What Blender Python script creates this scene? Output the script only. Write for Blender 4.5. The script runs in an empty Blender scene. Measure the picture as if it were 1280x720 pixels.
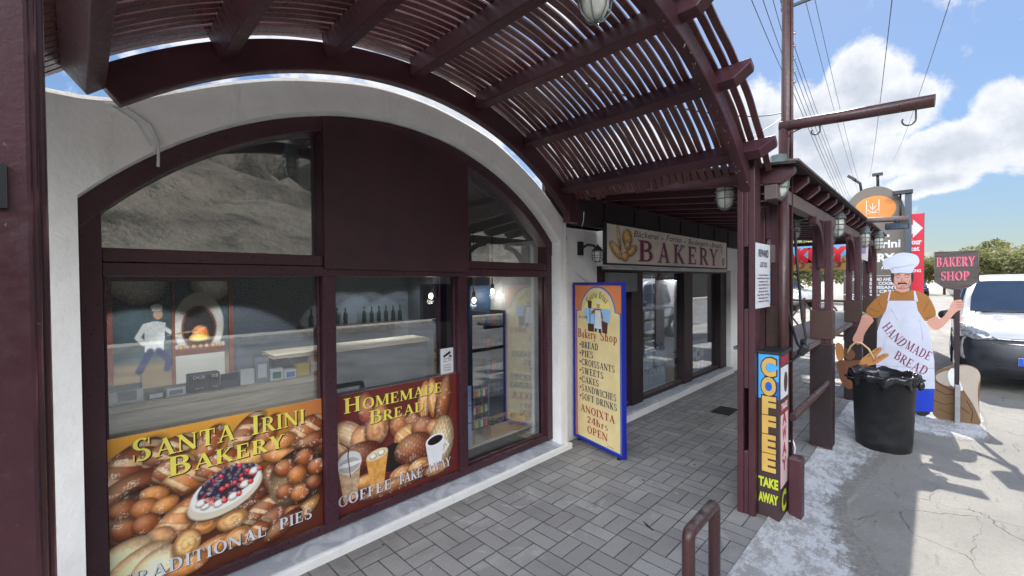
import bpy, bmesh, math, random
import numpy as np
from mathutils import Vector, Matrix
random.seed(7)
rad = math.radians
S = bpy.context.scene
COL = S.collection

# ---------------------------------------------------------------- camera
YAW, PIT, ROL, FPX, EYE = rad(44.729), rad(-0.868), rad(-0.476), 535.56, 1.6
fw = Vector((math.cos(YAW)*math.cos(PIT), math.sin(YAW)*math.cos(PIT), math.sin(PIT)))
r0 = Vector((math.sin(YAW), -math.cos(YAW), 0)); u0 = r0.cross(fw)
rr = r0*math.cos(ROL) + u0*math.sin(ROL); uu = u0*math.cos(ROL) - r0*math.sin(ROL)
cam = bpy.data.cameras.new('camera'); camo = bpy.data.objects.new('camera', cam); COL.objects.link(camo)
camo.matrix_world = Matrix(((rr.x, uu.x, -fw.x, 0), (rr.y, uu.y, -fw.y, 0), (rr.z, uu.z, -fw.z, EYE), (0, 0, 0, 1)))
cam.sensor_width = 36; cam.lens = FPX/1280*36; cam.clip_start = 0.02; cam.clip_end = 6000
S.camera = camo

# ---------------------------------------------------------------- light
SUN = Vector((.96, .22, 1)).normalized()
EL = math.asin(SUN.z); AZ = math.atan2(SUN.y, SUN.x)
S.view_settings.view_transform = 'Standard'; S.view_settings.look = 'None'
S.view_settings.exposure = 1.25; S.view_settings.gamma = 1
sun = bpy.data.lights.new('sun', 'SUN'); suno = bpy.data.objects.new('sun', sun); COL.objects.link(suno)
sun.energy = 3.0; sun.angle = rad(.53); sun.color = (1, .945, .86)
suno.rotation_euler = SUN.to_track_quat('Z', 'Y').to_euler(); suno.location = (8, 2, 12)

class NT:
    """small helper round a node tree"""
    def __init__(s, t): s.t = t
    def n(s, typ, **k):
        nd = s.t.nodes.new(typ)
        for a, v in k.items(): setattr(nd, a, v)
        return nd
    def l(s, a, b): s.t.links.new(a, b)
    def val(s, sock, v):
        if hasattr(v, 'is_linked') or isinstance(v, bpy.types.NodeSocket): s.l(v, sock)
        else: sock.default_value = v
    def m(s, op, a, b=None, c=None, clamp=False):
        nd = s.n('ShaderNodeMath', operation=op, use_clamp=clamp)
        s.val(nd.inputs[0], a)
        if b is not None: s.val(nd.inputs[1], b)
        if c is not None: s.val(nd.inputs[2], c)
        return nd.outputs[0]
    def vm(s, op, a, b=None):
        nd = s.n('ShaderNodeVectorMath', operation=op)
        s.val(nd.inputs[0], a)
        if b is not None: s.val(nd.inputs[1], b)
        return nd.outputs[1] if op in ('DOT_PRODUCT', 'LENGTH', 'DISTANCE') else nd.outputs[0]
    def mix(s, f, a, b, typ='MIX'):
        nd = s.n('ShaderNodeMix', data_type='RGBA', blend_type=typ)
        s.val(nd.inputs[0], f); s.val(nd.inputs[6], a); s.val(nd.inputs[7], b)
        return nd.outputs[2]
    def noise(s, v, scale, det=4, rough=.55, dist=0):
        nd = s.n('ShaderNodeTexNoise'); s.l(v, nd.inputs['Vector'])
        nd.inputs['Scale'].default_value = scale; nd.inputs['Detail'].default_value = det
        nd.inputs['Roughness'].default_value = rough; nd.inputs['Distortion'].default_value = dist
        return nd.outputs[0]
    def ss(s, v, a, b, lo=0., hi=1.):
        nd = s.n('ShaderNodeMapRange', interpolation_type='SMOOTHSTEP')
        s.val(nd.inputs[0], v); nd.inputs[1].default_value = a; nd.inputs[2].default_value = b
        nd.inputs[3].default_value = lo; nd.inputs[4].default_value = hi
        return nd.outputs[0]
    def scale(s, v, x, y, z):
        return s.vm('MULTIPLY', v, (x, y, z))

def c4(c): return (c[0], c[1], c[2], 1)
def srgb(r, g, b):
    f = lambda v: (v/255/12.92) if v/255 <= .04045 else ((v/255+.055)/1.055)**2.4
    return (f(r), f(g), f(b))

# ---- sky: Nishita with cumulus placed by direction
W = bpy.data.worlds.new('World'); S.world = W; W.use_nodes = True
w = NT(W.node_tree); W.node_tree.nodes.clear()
sky = w.n('ShaderNodeTexSky', sky_type='NISHITA'); sky.sun_disc = False
sky.sun_elevation = EL; sky.sun_rotation = math.pi/2 - AZ; sky.air_density = 1.0; sky.dust_density = .25; sky.ozone_density = 3.0
tc = w.n('ShaderNodeTexCoord').outputs['Generated']
dirn = w.vm('NORMALIZE', tc)
def cdir(az, el): return (math.cos(rad(el))*math.cos(rad(az)), math.cos(rad(el))*math.sin(rad(az)), math.sin(rad(el)))
def blob(az, el, sx, sy):
    """an ellipse of sky round a direction: 1 in its middle, 0 at its rim"""
    d = Vector(cdir(az, el)); r = Vector((-math.sin(rad(az)), math.cos(rad(az)), 0)); u = d.cross(r)
    a = w.m('DIVIDE', w.vm('DOT_PRODUCT', dirn, tuple(r)), math.sin(rad(sx)))
    b = w.m('DIVIDE', w.vm('DOT_PRODUCT', dirn, tuple(u)), math.sin(rad(sy)))
    q = w.m('ADD', w.m('MULTIPLY', a, a), w.m('MULTIPLY', b, b))
    f = w.m('SUBTRACT', 1., w.m('SQRT', q))
    return w.m('MULTIPLY', f, w.m('GREATER_THAN', w.vm('DOT_PRODUCT', dirn, tuple(d)), 0.))
mask = None
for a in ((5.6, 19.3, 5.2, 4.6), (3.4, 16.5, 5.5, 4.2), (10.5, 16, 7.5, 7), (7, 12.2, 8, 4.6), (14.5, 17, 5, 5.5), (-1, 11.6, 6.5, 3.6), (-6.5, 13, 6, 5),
          (-11, 12, 8, 5.5), (.5, 9, 5, 1.7), (30, 14, 14, 7), (52, 22, 14, 9), (100, 40, 46, 24), (62, 40, 26, 18), (140, 46, 30, 18), (-95, 27, 52, 17), (-48, 28, 34, 15), (-142, 27, 34, 15), (-178, 24, 24, 12)):  # the wide blobs behind the camera are added fill for the shaded wall
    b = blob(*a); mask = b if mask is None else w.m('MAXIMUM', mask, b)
nz = w.noise(dirn, 9, 8, .6, .3); nz2 = w.noise(dirn, 26, 6, .6)
dens = w.m('ADD', mask, w.m('MULTIPLY', w.m('SUBTRACT', nz, .5), 1.3))
dens = w.m('ADD', dens, w.m('MULTIPLY', w.m('SUBTRACT', nz2, .5), .5))
cm = w.ss(dens, .11, .36)
thick = w.ss(dens, .3, .95)
lump = w.m('ADD', w.m('MULTIPLY', thick, .75), w.m('MULTIPLY', w.ss(nz2, .3, .7), .25))
front = w.ss(w.vm('DOT_PRODUCT', dirn, tuple(SUN)), -.7, .5, 15., .80)      # boosts the unseen clouds behind the camera, added as fill for the shade
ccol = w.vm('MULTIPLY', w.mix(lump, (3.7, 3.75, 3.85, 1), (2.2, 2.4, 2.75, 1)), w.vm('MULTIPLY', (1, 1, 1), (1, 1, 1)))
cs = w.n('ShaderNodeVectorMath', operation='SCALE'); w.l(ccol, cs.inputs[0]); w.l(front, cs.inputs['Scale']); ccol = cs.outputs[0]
lum = w.vm('DOT_PRODUCT', sky.outputs[0], (.2, .7, .1))
sc_ = w.n('ShaderNodeVectorMath', operation='SCALE'); w.l(w.vm('MULTIPLY', sky.outputs[0], (.82, .84, .87)), sc_.inputs[0])
w.l(w.m('DIVIDE', 1., w.m('ADD', 1., w.m('MULTIPLY', lum, .34))), sc_.inputs['Scale']); skyc = sc_.outputs[0]      # compresses the brightest sky, lowering the glare round the sun
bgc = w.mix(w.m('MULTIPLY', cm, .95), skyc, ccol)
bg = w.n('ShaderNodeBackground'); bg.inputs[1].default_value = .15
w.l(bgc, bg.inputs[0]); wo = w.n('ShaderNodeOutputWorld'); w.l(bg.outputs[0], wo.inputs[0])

# ---------------------------------------------------------------- materials
def newmat(name):
    m = bpy.data.materials.new(name); m.use_nodes = True; t = NT(m.node_tree)
    bs = m.node_tree.nodes['Principled BSDF']
    return m, t, bs
def pos(t): return t.n('ShaderNodeNewGeometry').outputs['Position']
def bump(t, bs, h, strength, dist=.01):
    b = t.n('ShaderNodeBump'); b.inputs['Strength'].default_value = strength; b.inputs['Distance'].default_value = dist
    t.l(h, b.inputs['Height']); t.l(b.outputs[0], bs.inputs['Normal'])
def plain(name, c, rough=.5, metal=0, var=.12, vs=6, bs_=0., bscale=60, spec=.5, st=(1, 1, 1), coat=0):
    m, t, bs = newmat(name)
    p = t.scale(pos(t), *st)
    n = t.noise(p, vs, 5, .6)
    f = t.ss(n, .3, .7)
    t.l(t.mix(f, c4([max(0, v*(1-var)) for v in c]), c4([min(1, v*(1+var)) for v in c])), bs.inputs['Base Color'])
    bs.inputs['Metallic'].default_value = metal; bs.inputs['Specular IOR Level'].default_value = spec
    t.l(t.ss(n, .2, .8, max(0, rough-.08), min(1, rough+.08)), bs.inputs['Roughness'])
    if coat: bs.inputs['Coat Weight'].default_value = coat
    if bs_: bump(t, bs, t.noise(p, bscale, 4, .6), bs_)
    return m
M = {}
def wood(name, c, rough=.36, wear=.5):
    """brush painted timber: faint streaks, dust, chips"""
    m, t, bs = newmat(name); p = pos(t)
    big = t.noise(p, 2.3, 4); fine = t.noise(t.scale(p, 1, 1, 1), 45, 5, .7)
    col = t.mix(t.ss(big, .3, .7), c4([v*.8 for v in c]), c4([v*1.25 for v in c]))
    dust = t.m('MULTIPLY', t.ss(fine, .56, .8), .35*wear)
    col = t.mix(dust, col, c4([.3*v+.11 for v in c]))
    chip = t.m('MULTIPLY', t.ss(t.noise(p, 70, 3, .5), .735, .75), wear)
    col = t.mix(chip, col, (.25, .2, .17, 1))
    sn = t.n('ShaderNodeSeparateXYZ'); t.l(t.n('ShaderNodeNewGeometry').outputs['Normal'], sn.inputs[0])
    top_ = t.m('MULTIPLY', t.ss(sn.outputs[2], .55, .95), t.m('MULTIPLY', t.ss(t.noise(p, 14, 5, .7), .35, .65), .5*min(1, wear+.3)))
    col = t.mix(top_, col, (.30, .26, .235, 1))                                   # dust lying on upper faces
    rub = t.m('MULTIPLY', t.ss(t.noise(t.scale(p, 6, 6, 1), 3.1, 6, .75), .62, .74), .3*wear); col = t.mix(rub, col, c4([.12+.6*v for v in c]))
    t.l(col, bs.inputs['Base Color'])
    t.l(t.ss(fine, .2, .8, rough-.1, rough+.22), bs.inputs['Roughness'])
    sag = t.ss(t.noise(t.scale(p, 9, 9, 1.1), 6, 4, .65), .6, .72)
    bump(t, bs, t.m('ADD', t.m('ADD', t.noise(p, 30, 4), t.m('MULTIPLY', sag, .35)), t.m('MULTIPLY', t.noise(p, 160, 2), .6)), .2, .004)
    return m
MAR = (.062, .019, .026)
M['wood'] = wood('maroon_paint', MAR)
M['slat'] = wood('slat_paint', (.115, .046, .046), .28, .7)
M['frame'] = wood('frame_paint', (.05, .0155, .024), .3, .12)
M['panel'] = wood('panel_paint', (.047, .015, .022), .42, .25)
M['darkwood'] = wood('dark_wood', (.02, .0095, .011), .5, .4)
M['worn'] = wood('worn_wood', (.13, .095, .09), .6, 1)
M['brownwood'] = wood('brown_wood', (.06, .03, .022), .55, .8)
M['metalpaint'] = wood('pipe_paint', (.058, .024, .024), .32, .7)
M['steel'] = plain('steel', (.42, .42, .43), .4, .9, .2)
M['black'] = plain('black_plastic', (.013, .013, .015), .5, 0, .3, 12)
M['rubber'] = plain('rubber', (.015, .015, .016), .7, 0, .3)
M['darkmetal'] = plain('dark_metal', (.03, .035, .042), .45, .4, .2)
M['white'] = plain('white_plastic', (.84, .85, .86), .45, 0, .05)
M['paper'] = plain('paper', (.72, .74, .76), .7, 0, .05, 14)
M['ink'] = plain('ink', (.02, .02, .025), .7)
M['redink'] = plain('red_ink', (.34, .012, .03), .5, 0, .08)
M['marooninkk'] = plain('plum_ink', (.2, .022, .06), .5, 0, .12)
M['navy'] = plain('navy_ink', (.015, .017, .075), .5)
M['yellow'] = plain('yellow_ink', (.92, .80, .12), .45, 0, .05)
M['silverink'] = plain('silver_ink', (.72, .73, .78), .4, 0, .06)
M['shade'] = plain('shadow_ink', (.025, .008, .008), .6)
M['gold'] = plain('gold_ink', (.5, .33, .09), .5, 0, .12, 30)
M['pinkedge'] = plain('pale_pink_ink', (.72, .58, .57), .5)

def stucco():
    m, t, bs = newmat('white_stucco'); p = pos(t)
    n = t.noise(p, 3, 6, .65); f = t.noise(p, 40, 4, .6)
    col = t.mix(t.ss(n, .35, .7), (.80, .79, .76, 1), (.88, .87, .84, 1))
    stain = t.m('MULTIPLY', t.ss(t.noise(t.scale(p, 5, 5, .7), 2.2, 5, .7), .54, .78), .42)
    col = t.mix(stain, col, (.5, .49, .46, 1))
    cr = t.n('ShaderNodeTexVoronoi', feature='DISTANCE_TO_EDGE'); cr.inputs['Scale'].default_value = 2.1
    wv = t.n('ShaderNodeVectorMath', operation='ADD'); t.l(p, wv.inputs[0]); t.l(t.vm('MULTIPLY', t.n('ShaderNodeTexNoise').outputs[1], (.25, .25, .25)), wv.inputs[1])
    t.l(wv.outputs[0], cr.inputs['Vector'])
    line = t.m('MULTIPLY', t.ss(cr.outputs[0], .0, .006, 1, 0), t.m('MULTIPLY', t.ss(t.noise(p, 1.1, 2), .53, .6), .35))
    col = t.mix(line, col, (.42, .41, .39, 1))
    t.l(col, bs.inputs['Base Color']); bs.inputs['Roughness'].default_value = .85
    bump(t, bs, t.m('ADD', t.m('MULTIPLY', t.noise(p, 7, 5, .6), 1.6), t.m('MULTIPLY', f, .5)), .3, .014)
    return m
M['stucco'] = stucco()
def marble():
    m, t, bs = newmat('grey_marble'); p = pos(t)
    n = t.noise(p, 5, 8, .65, 1.4)
    t.l(t.mix(t.ss(n, .4, .62), (.52, .54, .57, 1), (.34, .36, .40, 1)), bs.inputs['Base Color'])
    bs.inputs['Roughness'].default_value = .38
    return m
M['marble'] = marble()
def pavers():
    m, t, bs = newmat('basket_weave_pavers'); p = pos(t)
    s = .213
    sp = t.n('ShaderNodeSeparateXYZ'); t.l(p, sp.inputs[0])
    x = t.m('DIVIDE', t.m('SUBTRACT', sp.outputs[0], 1.29-s*8), s); y = t.m('DIVIDE', t.m('SUBTRACT', sp.outputs[1], 2.487-s*20), s)
    ix, iy = t.m('FLOOR', x), t.m('FLOOR', y); fx, fy = t.m('SUBTRACT', x, ix), t.m('SUBTRACT', y, iy)
    par = t.m('MODULO', t.m('ADD', ix, iy), 2.)
    par = t.m('ABSOLUTE', par)
    # a: along the two-brick split
    a = t.m('ADD', t.m('MULTIPLY', fx, par), t.m('MULTIPLY', fy, t.m('SUBTRACT', 1., par)))
    b = t.m('ADD', t.m('MULTIPLY', fy, par), t.m('MULTIPLY', fx, t.m('SUBTRACT', 1., par)))
    half = t.m('FLOOR', t.m('MULTIPLY', a, 2.)); fa = t.m('FRACT', t.m('MULTIPLY', a, 2.))
    da = t.m('MULTIPLY', t.m('MINIMUM', fa, t.m('SUBTRACT', 1., fa)), .5)
    db = t.m('MINIMUM', b, t.m('SUBTRACT', 1., b))
    d = t.m('MINIMUM', da, db)
    wob = t.m('ADD', t.m('MULTIPLY', t.m('SUBTRACT', t.noise(p, 60, 3), .5), .016), t.m('MULTIPLY', t.m('SUBTRACT', t.noise(p, 8, 3), .5), .022))
    dw = t.m('ADD', d, wob)
    joint = t.ss(dw, .007, .022, 1, 0)
    cmb = t.n('ShaderNodeCombineXYZ'); t.l(ix, cmb.inputs[0]); t.l(iy, cmb.inputs[1]); t.l(t.m('ADD', half, .5), cmb.inputs[2])
    wn = t.n('ShaderNodeTexWhiteNoise', noise_dimensions='3D'); t.l(cmb.outputs[0], wn.inputs['Vector'])
    base = t.mix(wn.outputs[0], (.285, .278, .27, 1), (.395, .386, .374, 1))
    grime = t.noise(p, 1.3, 6, .65); fine = t.noise(p, 90, 5, .7)
    base = t.mix(t.m('MULTIPLY', t.ss(grime, .42, .70), .6), base, (.17, .165, .16, 1))
    base = t.mix(t.m('MULTIPLY', t.ss(fine, .35, .75), .35), base, (.16, .16, .16, 1))
    pale = t.m('MULTIPLY', t.ss(t.noise(p, 3.1, 5, .6, 1.), .57, .70), .5)
    base = t.mix(pale, base, (.46, .455, .44, 1))
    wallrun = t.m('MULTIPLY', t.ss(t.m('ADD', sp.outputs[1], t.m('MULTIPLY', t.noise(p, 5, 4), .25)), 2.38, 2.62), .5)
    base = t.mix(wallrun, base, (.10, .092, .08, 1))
    gum = t.ss(t.noise(p, 11.3, 1, .4), .735, .75); base = t.mix(t.m('MULTIPLY', gum, .45), base, (.5, .49, .47, 1))
    spot = t.ss(t.noise(p, 16, 2, .5), .745, .765)
    base = t.mix(t.m('MULTIPLY', spot, .8), base, (.03, .03, .032, 1))
    base = t.mix(joint, base, (.06, .057, .053, 1))
    t.l(base, bs.inputs['Base Color'])
    t.l(t.ss(fine, .2, .8, .5, .8), bs.inputs['Roughness'])
    tilt = t.m('MULTIPLY', wn.outputs[0], .25)
    h = t.m('ADD', t.m('SUBTRACT', t.m('ADD', tilt, t.m('MULTIPLY', fine, .18)), joint), t.m('MULTIPLY', grime, .3))
    bump(t, bs, h, .5, .006)
    return m
M['pavers'] = pavers()
def concrete():
    m, t, bs = newmat('cracked_concrete'); p = pos(t)
    n = t.noise(p, 1.1, 7, .65); f = t.noise(p, 55, 5, .75)
    col = t.mix(t.ss(n, .3, .7), (.24, .23, .21, 1), (.345, .33, .30, 1))
    col = t.mix(t.m('MULTIPLY', t.ss(f, .3, .75), .5), col, (.19, .185, .175, 1))
    wvn = t.n('ShaderNodeTexNoise'); t.l(p, wvn.inputs['Vector']); wvn.inputs['Scale'].default_value = 2.2; wvn.inputs['Detail'].default_value = 6
    pw = t.vm('ADD', p, t.vm('MULTIPLY', wvn.outputs[1], (.55, .55, 0)))
    v = t.n('ShaderNodeTexVoronoi', feature='DISTANCE_TO_EDGE'); t.l(t.scale(pw, .75, 1.5, 0), v.inputs['Vector']); v.inputs['Scale'].default_value = 1.35
    crack = t.m('MULTIPLY', t.ss(v.outputs[0], 0, .0045, 1, 0), t.ss(t.noise(p, .9, 3), .40, .56))
    col = t.mix(t.m('MULTIPLY', crack, .6), col, (.06, .058, .055, 1))
    st = t.noise(t.scale(p, 1, 5, 1), 4.5, 5, .7)
    col = t.mix(t.m('MULTIPLY', t.ss(st, .58, .7), .4), col, (.13, .125, .12, 1))
    col = t.mix(t.m('MULTIPLY', t.ss(t.noise(p, .55, 4, .6), .52, .66), .45), col, (.15, .148, .145, 1))
    t.l(col, bs.inputs['Base Color']); bs.inputs['Roughness'].default_value = .85
    bump(t, bs, t.m('SUBTRACT', t.m('ADD', f, t.m('MULTIPLY', st, .7)), t.m('MULTIPLY', crack, 1.5)), .7, .012)
    return m
M['concrete'] = concrete()
def whitewash():
    m, t, bs = newmat('flaking_whitewash'); p = pos(t)
    n = t.noise(p, 6, 7, .7); f = t.noise(p, 40, 5, .75); g = t.noise(t.scale(p, 1, 2.2, 1), 17, 7, .78)
    wearm = t.m('ADD', t.m('MULTIPLY', n, .6), t.m('MULTIPLY', g, .5))
    col = t.mix(t.ss(f, .3, .7), (.50, .515, .53, 1), (.64, .65, .665, 1))
    col = t.mix(t.m('MULTIPLY', t.ss(wearm, .50, .62), .85), col, (.3, .29, .275, 1))
    col = t.mix(t.m('MULTIPLY', t.ss(g, .62, .72), .6), col, (.14, .135, .13, 1))
    at = t.n('ShaderNodeAttribute', attribute_name='Col'); ed = t.m('MULTIPLY', at.outputs['Fac'], 1.0)
    k = t.m('ADD', t.m('MULTIPLY', n, .55), t.m('MULTIPLY', g, .5)); bare = t.ss(t.m('SUBTRACT', k, t.m('MULTIPLY', ed, .75)), .17, .33)
    col = t.mix(bare, col, t.mix(t.ss(f, .3, .7), (.19, .183, .17, 1), (.29, .28, .255, 1)))
    t.l(col, bs.inputs['Base Color']); bs.inputs['Roughness'].default_value = .9
    bump(t, bs, t.m('ADD', n, t.m('MULTIPLY', f, .6)), .8, .02)
    return m
M['whitewash'] = whitewash()
M['asphalt'] = plain('asphalt', (.125, .124, .122), .85, 0, .3, 1.2, .5, 120)
M['verge'] = plain('verge_stone', (.42, .39, .34), .85, 0, .3, 5, .6, 30)
def rock(name, a, b, c, sc, bs_=1., vor=0):
    m, t, bs = newmat(name); p = pos(t)
    n = t.noise(p, sc, 9, .68); n2 = t.noise(p, sc*4.3, 6, .7)
    col = t.mix(t.ss(n, .35, .65), c4(a), c4(b)); col = t.mix(t.m('MULTIPLY', t.ss(n2, .5, .68), .75), col, c4(c))
    if vor:
        v = t.n('ShaderNodeTexVoronoi', feature='DISTANCE_TO_EDGE'); t.l(p, v.inputs['Vector']); v.inputs['Scale'].default_value = vor
        col = t.mix(t.ss(v.outputs[0], .02, .15, .6, 0), col, (.008, .008, .008, 1))
        bump(t, bs, t.m('ADD', t.ss(v.outputs[0], 0, .2), t.m('MULTIPLY', n2, .5)), bs_, .1)
    else: bump(t, bs, t.m('ADD', n, t.m('MULTIPLY', n2, .5)), bs_, 2.)
    t.l(col, bs.inputs['Base Color']); bs.inputs['Roughness'].default_value = .95
    return m
M['lava'] = rock('lava_stone', (.012, .0115, .011), (.03, .028, .025), (.06, .053, .046), 4, 1, 11)
M['rock'] = rock('mountain_rock', (.10, .088, .07), (.31, .27, .215), (.045, .048, .032), .11)
M['hill'] = rock('far_hill', (.16, .17, .15), (.22, .22, .19), (.1, .12, .08), .01)
def glass(name, base=.165, tint=(.92, .94, .94)):
    m, t, bs = newmat(name); nt = m.node_tree; nt.nodes.remove(bs)
    lw = t.n('ShaderNodeLayerWeight'); lw.inputs[0].default_value = .5
    f = t.m('ADD', base, t.m('MULTIPLY', t.m('POWER', lw.outputs['Facing'], 4.), .75), clamp=True)
    tr = t.n('ShaderNodeBsdfTransparent'); tr.inputs[0].default_value = c4(tint)
    gl = t.n('ShaderNodeBsdfGlossy'); gl.inputs['Roughness'].default_value = .0; gl.inputs[0].default_value = (.95, .97, 1, 1)
    mx = t.n('ShaderNodeMixShader'); t.l(f, mx.inputs[0]); t.l(tr.outputs[0], mx.inputs[1]); t.l(gl.outputs[0], mx.inputs[2])
    t.l(mx.outputs[0], nt.nodes['Material Output'].inputs[0])
    return m
M['glass'] = glass('window_glass')
M['shopglass'] = glass('shop_door_glass', .27)
M['carglass'] = glass('car_glass', .12, (.12, .15, .18))
def emit(name, c, s):
    m, t, bs = newmat(name); bs.inputs['Emission Color'].default_value = c4(c); bs.inputs['Emission Strength'].default_value = s
    bs.inputs['Base Color'].default_value = c4(c); return m
M['bulb'] = emit('lit_bulb', (1, .93, .8), 3.5)
M['spot'] = emit('lit_spot', (.95, .97, 1), 12)
def vcol(name, rough=.4):
    m, t, bs = newmat(name); a = t.n('ShaderNodeAttribute', attribute_name='Col')
    t.l(a.outputs[0], bs.inputs['Base Color']); bs.inputs['Roughness'].default_value = rough; return m
M['print'] = vcol('printed_vinyl', .35)
M['painted'] = vcol('hand_painted', .6)
def leafmat(name, a, b):
    m, t, bs = newmat(name)
    oi = t.n('ShaderNodeNewGeometry')
    n = t.noise(oi.outputs['Position'], 1.1, 4)
    col = t.mix(oi.outputs['Random Per Island'], c4(a), c4(b)); col = t.mix(t.m('MULTIPLY', t.ss(n, .4, .65), .5), col, c4([v*1.5 for v in b]))
    t.l(col, bs.inputs['Base Color']); bs.inputs['Roughness'].default_value = .6
    tr = t.n('ShaderNodeBsdfTranslucent'); t.l(col, tr.inputs[0])
    mx = t.n('ShaderNodeMixShader'); mx.inputs[0].default_value = .5; t.l(bs.outputs[0], mx.inputs[1]); t.l(tr.outputs[0], mx.inputs[2])
    t.l(mx.outputs[0], m.node_tree.nodes['Material Output'].inputs[0]); return m
M['leaf'] = leafmat('leaves', (.10, .12, .036), (.20, .205, .07))
M['leaf2'] = leafmat('olive_leaves', (.16, .175, .075), (.28, .28, .13))
M['bark'] = plain('bark', (.1, .075, .05), .9, 0, .3, 8, .6, 30)
def lightwood():
    m, t, bs = newmat('pale_oak_laminate'); p = pos(t)
    n = t.noise(t.scale(p, 1.2, 1.2, 14), 3, 6, .65, .4)
    t.l(t.mix(t.ss(n, .35, .68), (.74, .63, .48, 1), (.5, .41, .29, 1)), bs.inputs['Base Color']); bs.inputs['Roughness'].default_value = .45; return m
M['oak'] = lightwood()

# ---------------------------------------------------------------- mesh helpers
class MB:
    def __init__(s): s.v = []; s.f = []; s.mi = []; s.sm = []
    def add(s, vs, fs, mi=0, smooth=False):
        o = len(s.v); s.v += [tuple(v) for v in vs]; s.f += [tuple(i+o for i in f) for f in fs]
        s.mi += [mi]*len(fs); s.sm += [smooth]*len(fs); return s
    def box(s, x0, x1, y0, y1, z0, z1, mi=0):
        vs = [(x, y, z) for x in (x0, x1) for y in (y0, y1) for z in (z0, z1)]
        return s.add(vs, [(0, 1, 3, 2), (4, 6, 7, 5), (0, 4, 5, 1), (2, 3, 7, 6), (0, 2, 6, 4), (1, 5, 7, 3)], mi)
    def obox(s, c, sx, sy, sz, R=None, mi=0):
        c = Vector(c); vs = []
        for x in (-.5, .5):
            for y in (-.5, .5):
                for z in (-.5, .5):
                    v = Vector((x*sx, y*sy, z*sz)); v = (R @ v) if R else v; vs.append(c+v)
        return s.add(vs, [(0, 1, 3, 2), (4, 6, 7, 5), (0, 4, 5, 1), (2, 3, 7, 6), (0, 2, 6, 4), (1, 5, 7, 3)], mi)
    def prism(s, poly, axis, c0, c1, mi=0):
        n = len(poly)
        def P(p, c): return {'X': (c, p[0], p[1]), 'Y': (p[0], c, p[1]), 'Z': (p[0], p[1], c)}[axis]
        vs = [P(p, c0) for p in poly]+[P(p, c1) for p in poly]
        return s.add(vs, [tuple(range(n)), tuple(range(2*n-1, n-1, -1))]+[(i, (i+1) % n, (i+1) % n+n, i+n) for i in range(n)], mi)
    def band(s, cx, cz, ra, rb, a0, a1, y0, y1, n=48, mi=0):
        """a piece of arch (ring sector) in the XZ plane, extruded along Y"""
        vs = []; fs = []
        for i in range(n+1):
            a = rad(a0+(a1-a0)*i/n); c, d = math.cos(a), math.sin(a)
            for r, y in ((ra, y0), (rb, y0), (rb, y1), (ra, y1)): vs.append((cx+r*c, y, cz+r*d))
        for i in range(n):
            o = 4*i
            for k in range(4): fs.append((o+k, o+(k+1) % 4, o+4+(k+1) % 4, o+4+k))
        fs += [(0, 1, 2, 3), (4*n+3, 4*n+2, 4*n+1, 4*n)]
        return s.add(vs, fs, mi)
    def tube(s, pts, r, n=10, mi=0, cap=True, smooth=True):
        pts = [Vector(p) for p in pts]; vs = []; fs = []; m = len(pts)
        rs = r if isinstance(r, (list, tuple)) else [r]*m
        t0 = (pts[1]-pts[0]).normalized(); ref = Vector((0, 0, 1)) if abs(t0.z) < .9 else Vector((1, 0, 0))
        nrm = t0.cross(ref).normalized()
        for i, p in enumerate(pts):
            t = ((pts[min(i+1, m-1)]-p).normalized()+(p-pts[max(i-1, 0)]).normalized())
            if t.length < 1e-6: t = t0
            t.normalize(); nrm = (nrm-t*nrm.dot(t)).normalized(); b = t.cross(nrm)
            for k in range(n):
                a = 2*math.pi*k/n; vs.append(p+(nrm*math.cos(a)+b*math.sin(a))*rs[i])
        for i in range(m-1):
            for k in range(n): fs.append((i*n+k, i*n+(k+1) % n, (i+1)*n+(k+1) % n, (i+1)*n+k))
        s.add(vs, fs, mi, smooth)
        if cap: o = len(s.v)-n*m; s.f += [tuple(o+k for k in range(n))[::-1], tuple(o+(m-1)*n+k for k in range(n))]; s.mi += [mi]*2; s.sm += [False]*2
        return s
    def lathe(s, prof, c=(0, 0, 0), n=20, axis='Z', mi=0, smooth=True):
        vs = []; fs = []; m = len(prof)
        for r, z in prof:
            for k in range(n):
                a = 2*math.pi*k/n; p = (r*math.cos(a), r*math.sin(a), z)
                if axis == 'Y': p = (p[0], p[2], p[1])
                if axis == 'X': p = (p[2], p[0], p[1])
                vs.append((c[0]+p[0], c[1]+p[1], c[2]+p[2]))
        for i in range(m-1):
            for k in range(n): fs.append((i*n+k, i*n+(k+1) % n, (i+1)*n+(k+1) % n, (i+1)*n+k))
        fs += [tuple(range(n))[::-1], tuple((m-1)*n+k for k in range(n))]
        return s.add(vs, fs, mi, smooth)
    def ball(s, c, rx, ry=None, rz=None, nu=12, nv=8, mi=0):
        ry = rx if ry is None else ry; rz = rx if rz is None else rz
        vs = [(c[0], c[1], c[2]-rz)]; fs = []
        for j in range(1, nv):
            b = -math.pi/2+math.pi*j/nv
            for k in range(nu):
                a = 2*math.pi*k/nu; vs.append((c[0]+rx*math.cos(b)*math.cos(a), c[1]+ry*math.cos(b)*math.sin(a), c[2]+rz*math.sin(b)))
        vs.append((c[0], c[1], c[2]+rz)); L = len(vs)-1
        for k in range(nu): fs.append((0, 1+(k+1) % nu, 1+k)); fs.append((L, L-nu+k, L-nu+(k+1) % nu))
        for j in range(nv-2):
            for k in range(nu): fs.append((1+j*nu+k, 1+j*nu+(k+1) % nu, 1+(j+1)*nu+(k+1) % nu, 1+(j+1)*nu+k))
        return s.add(vs, fs, mi, True)
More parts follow.
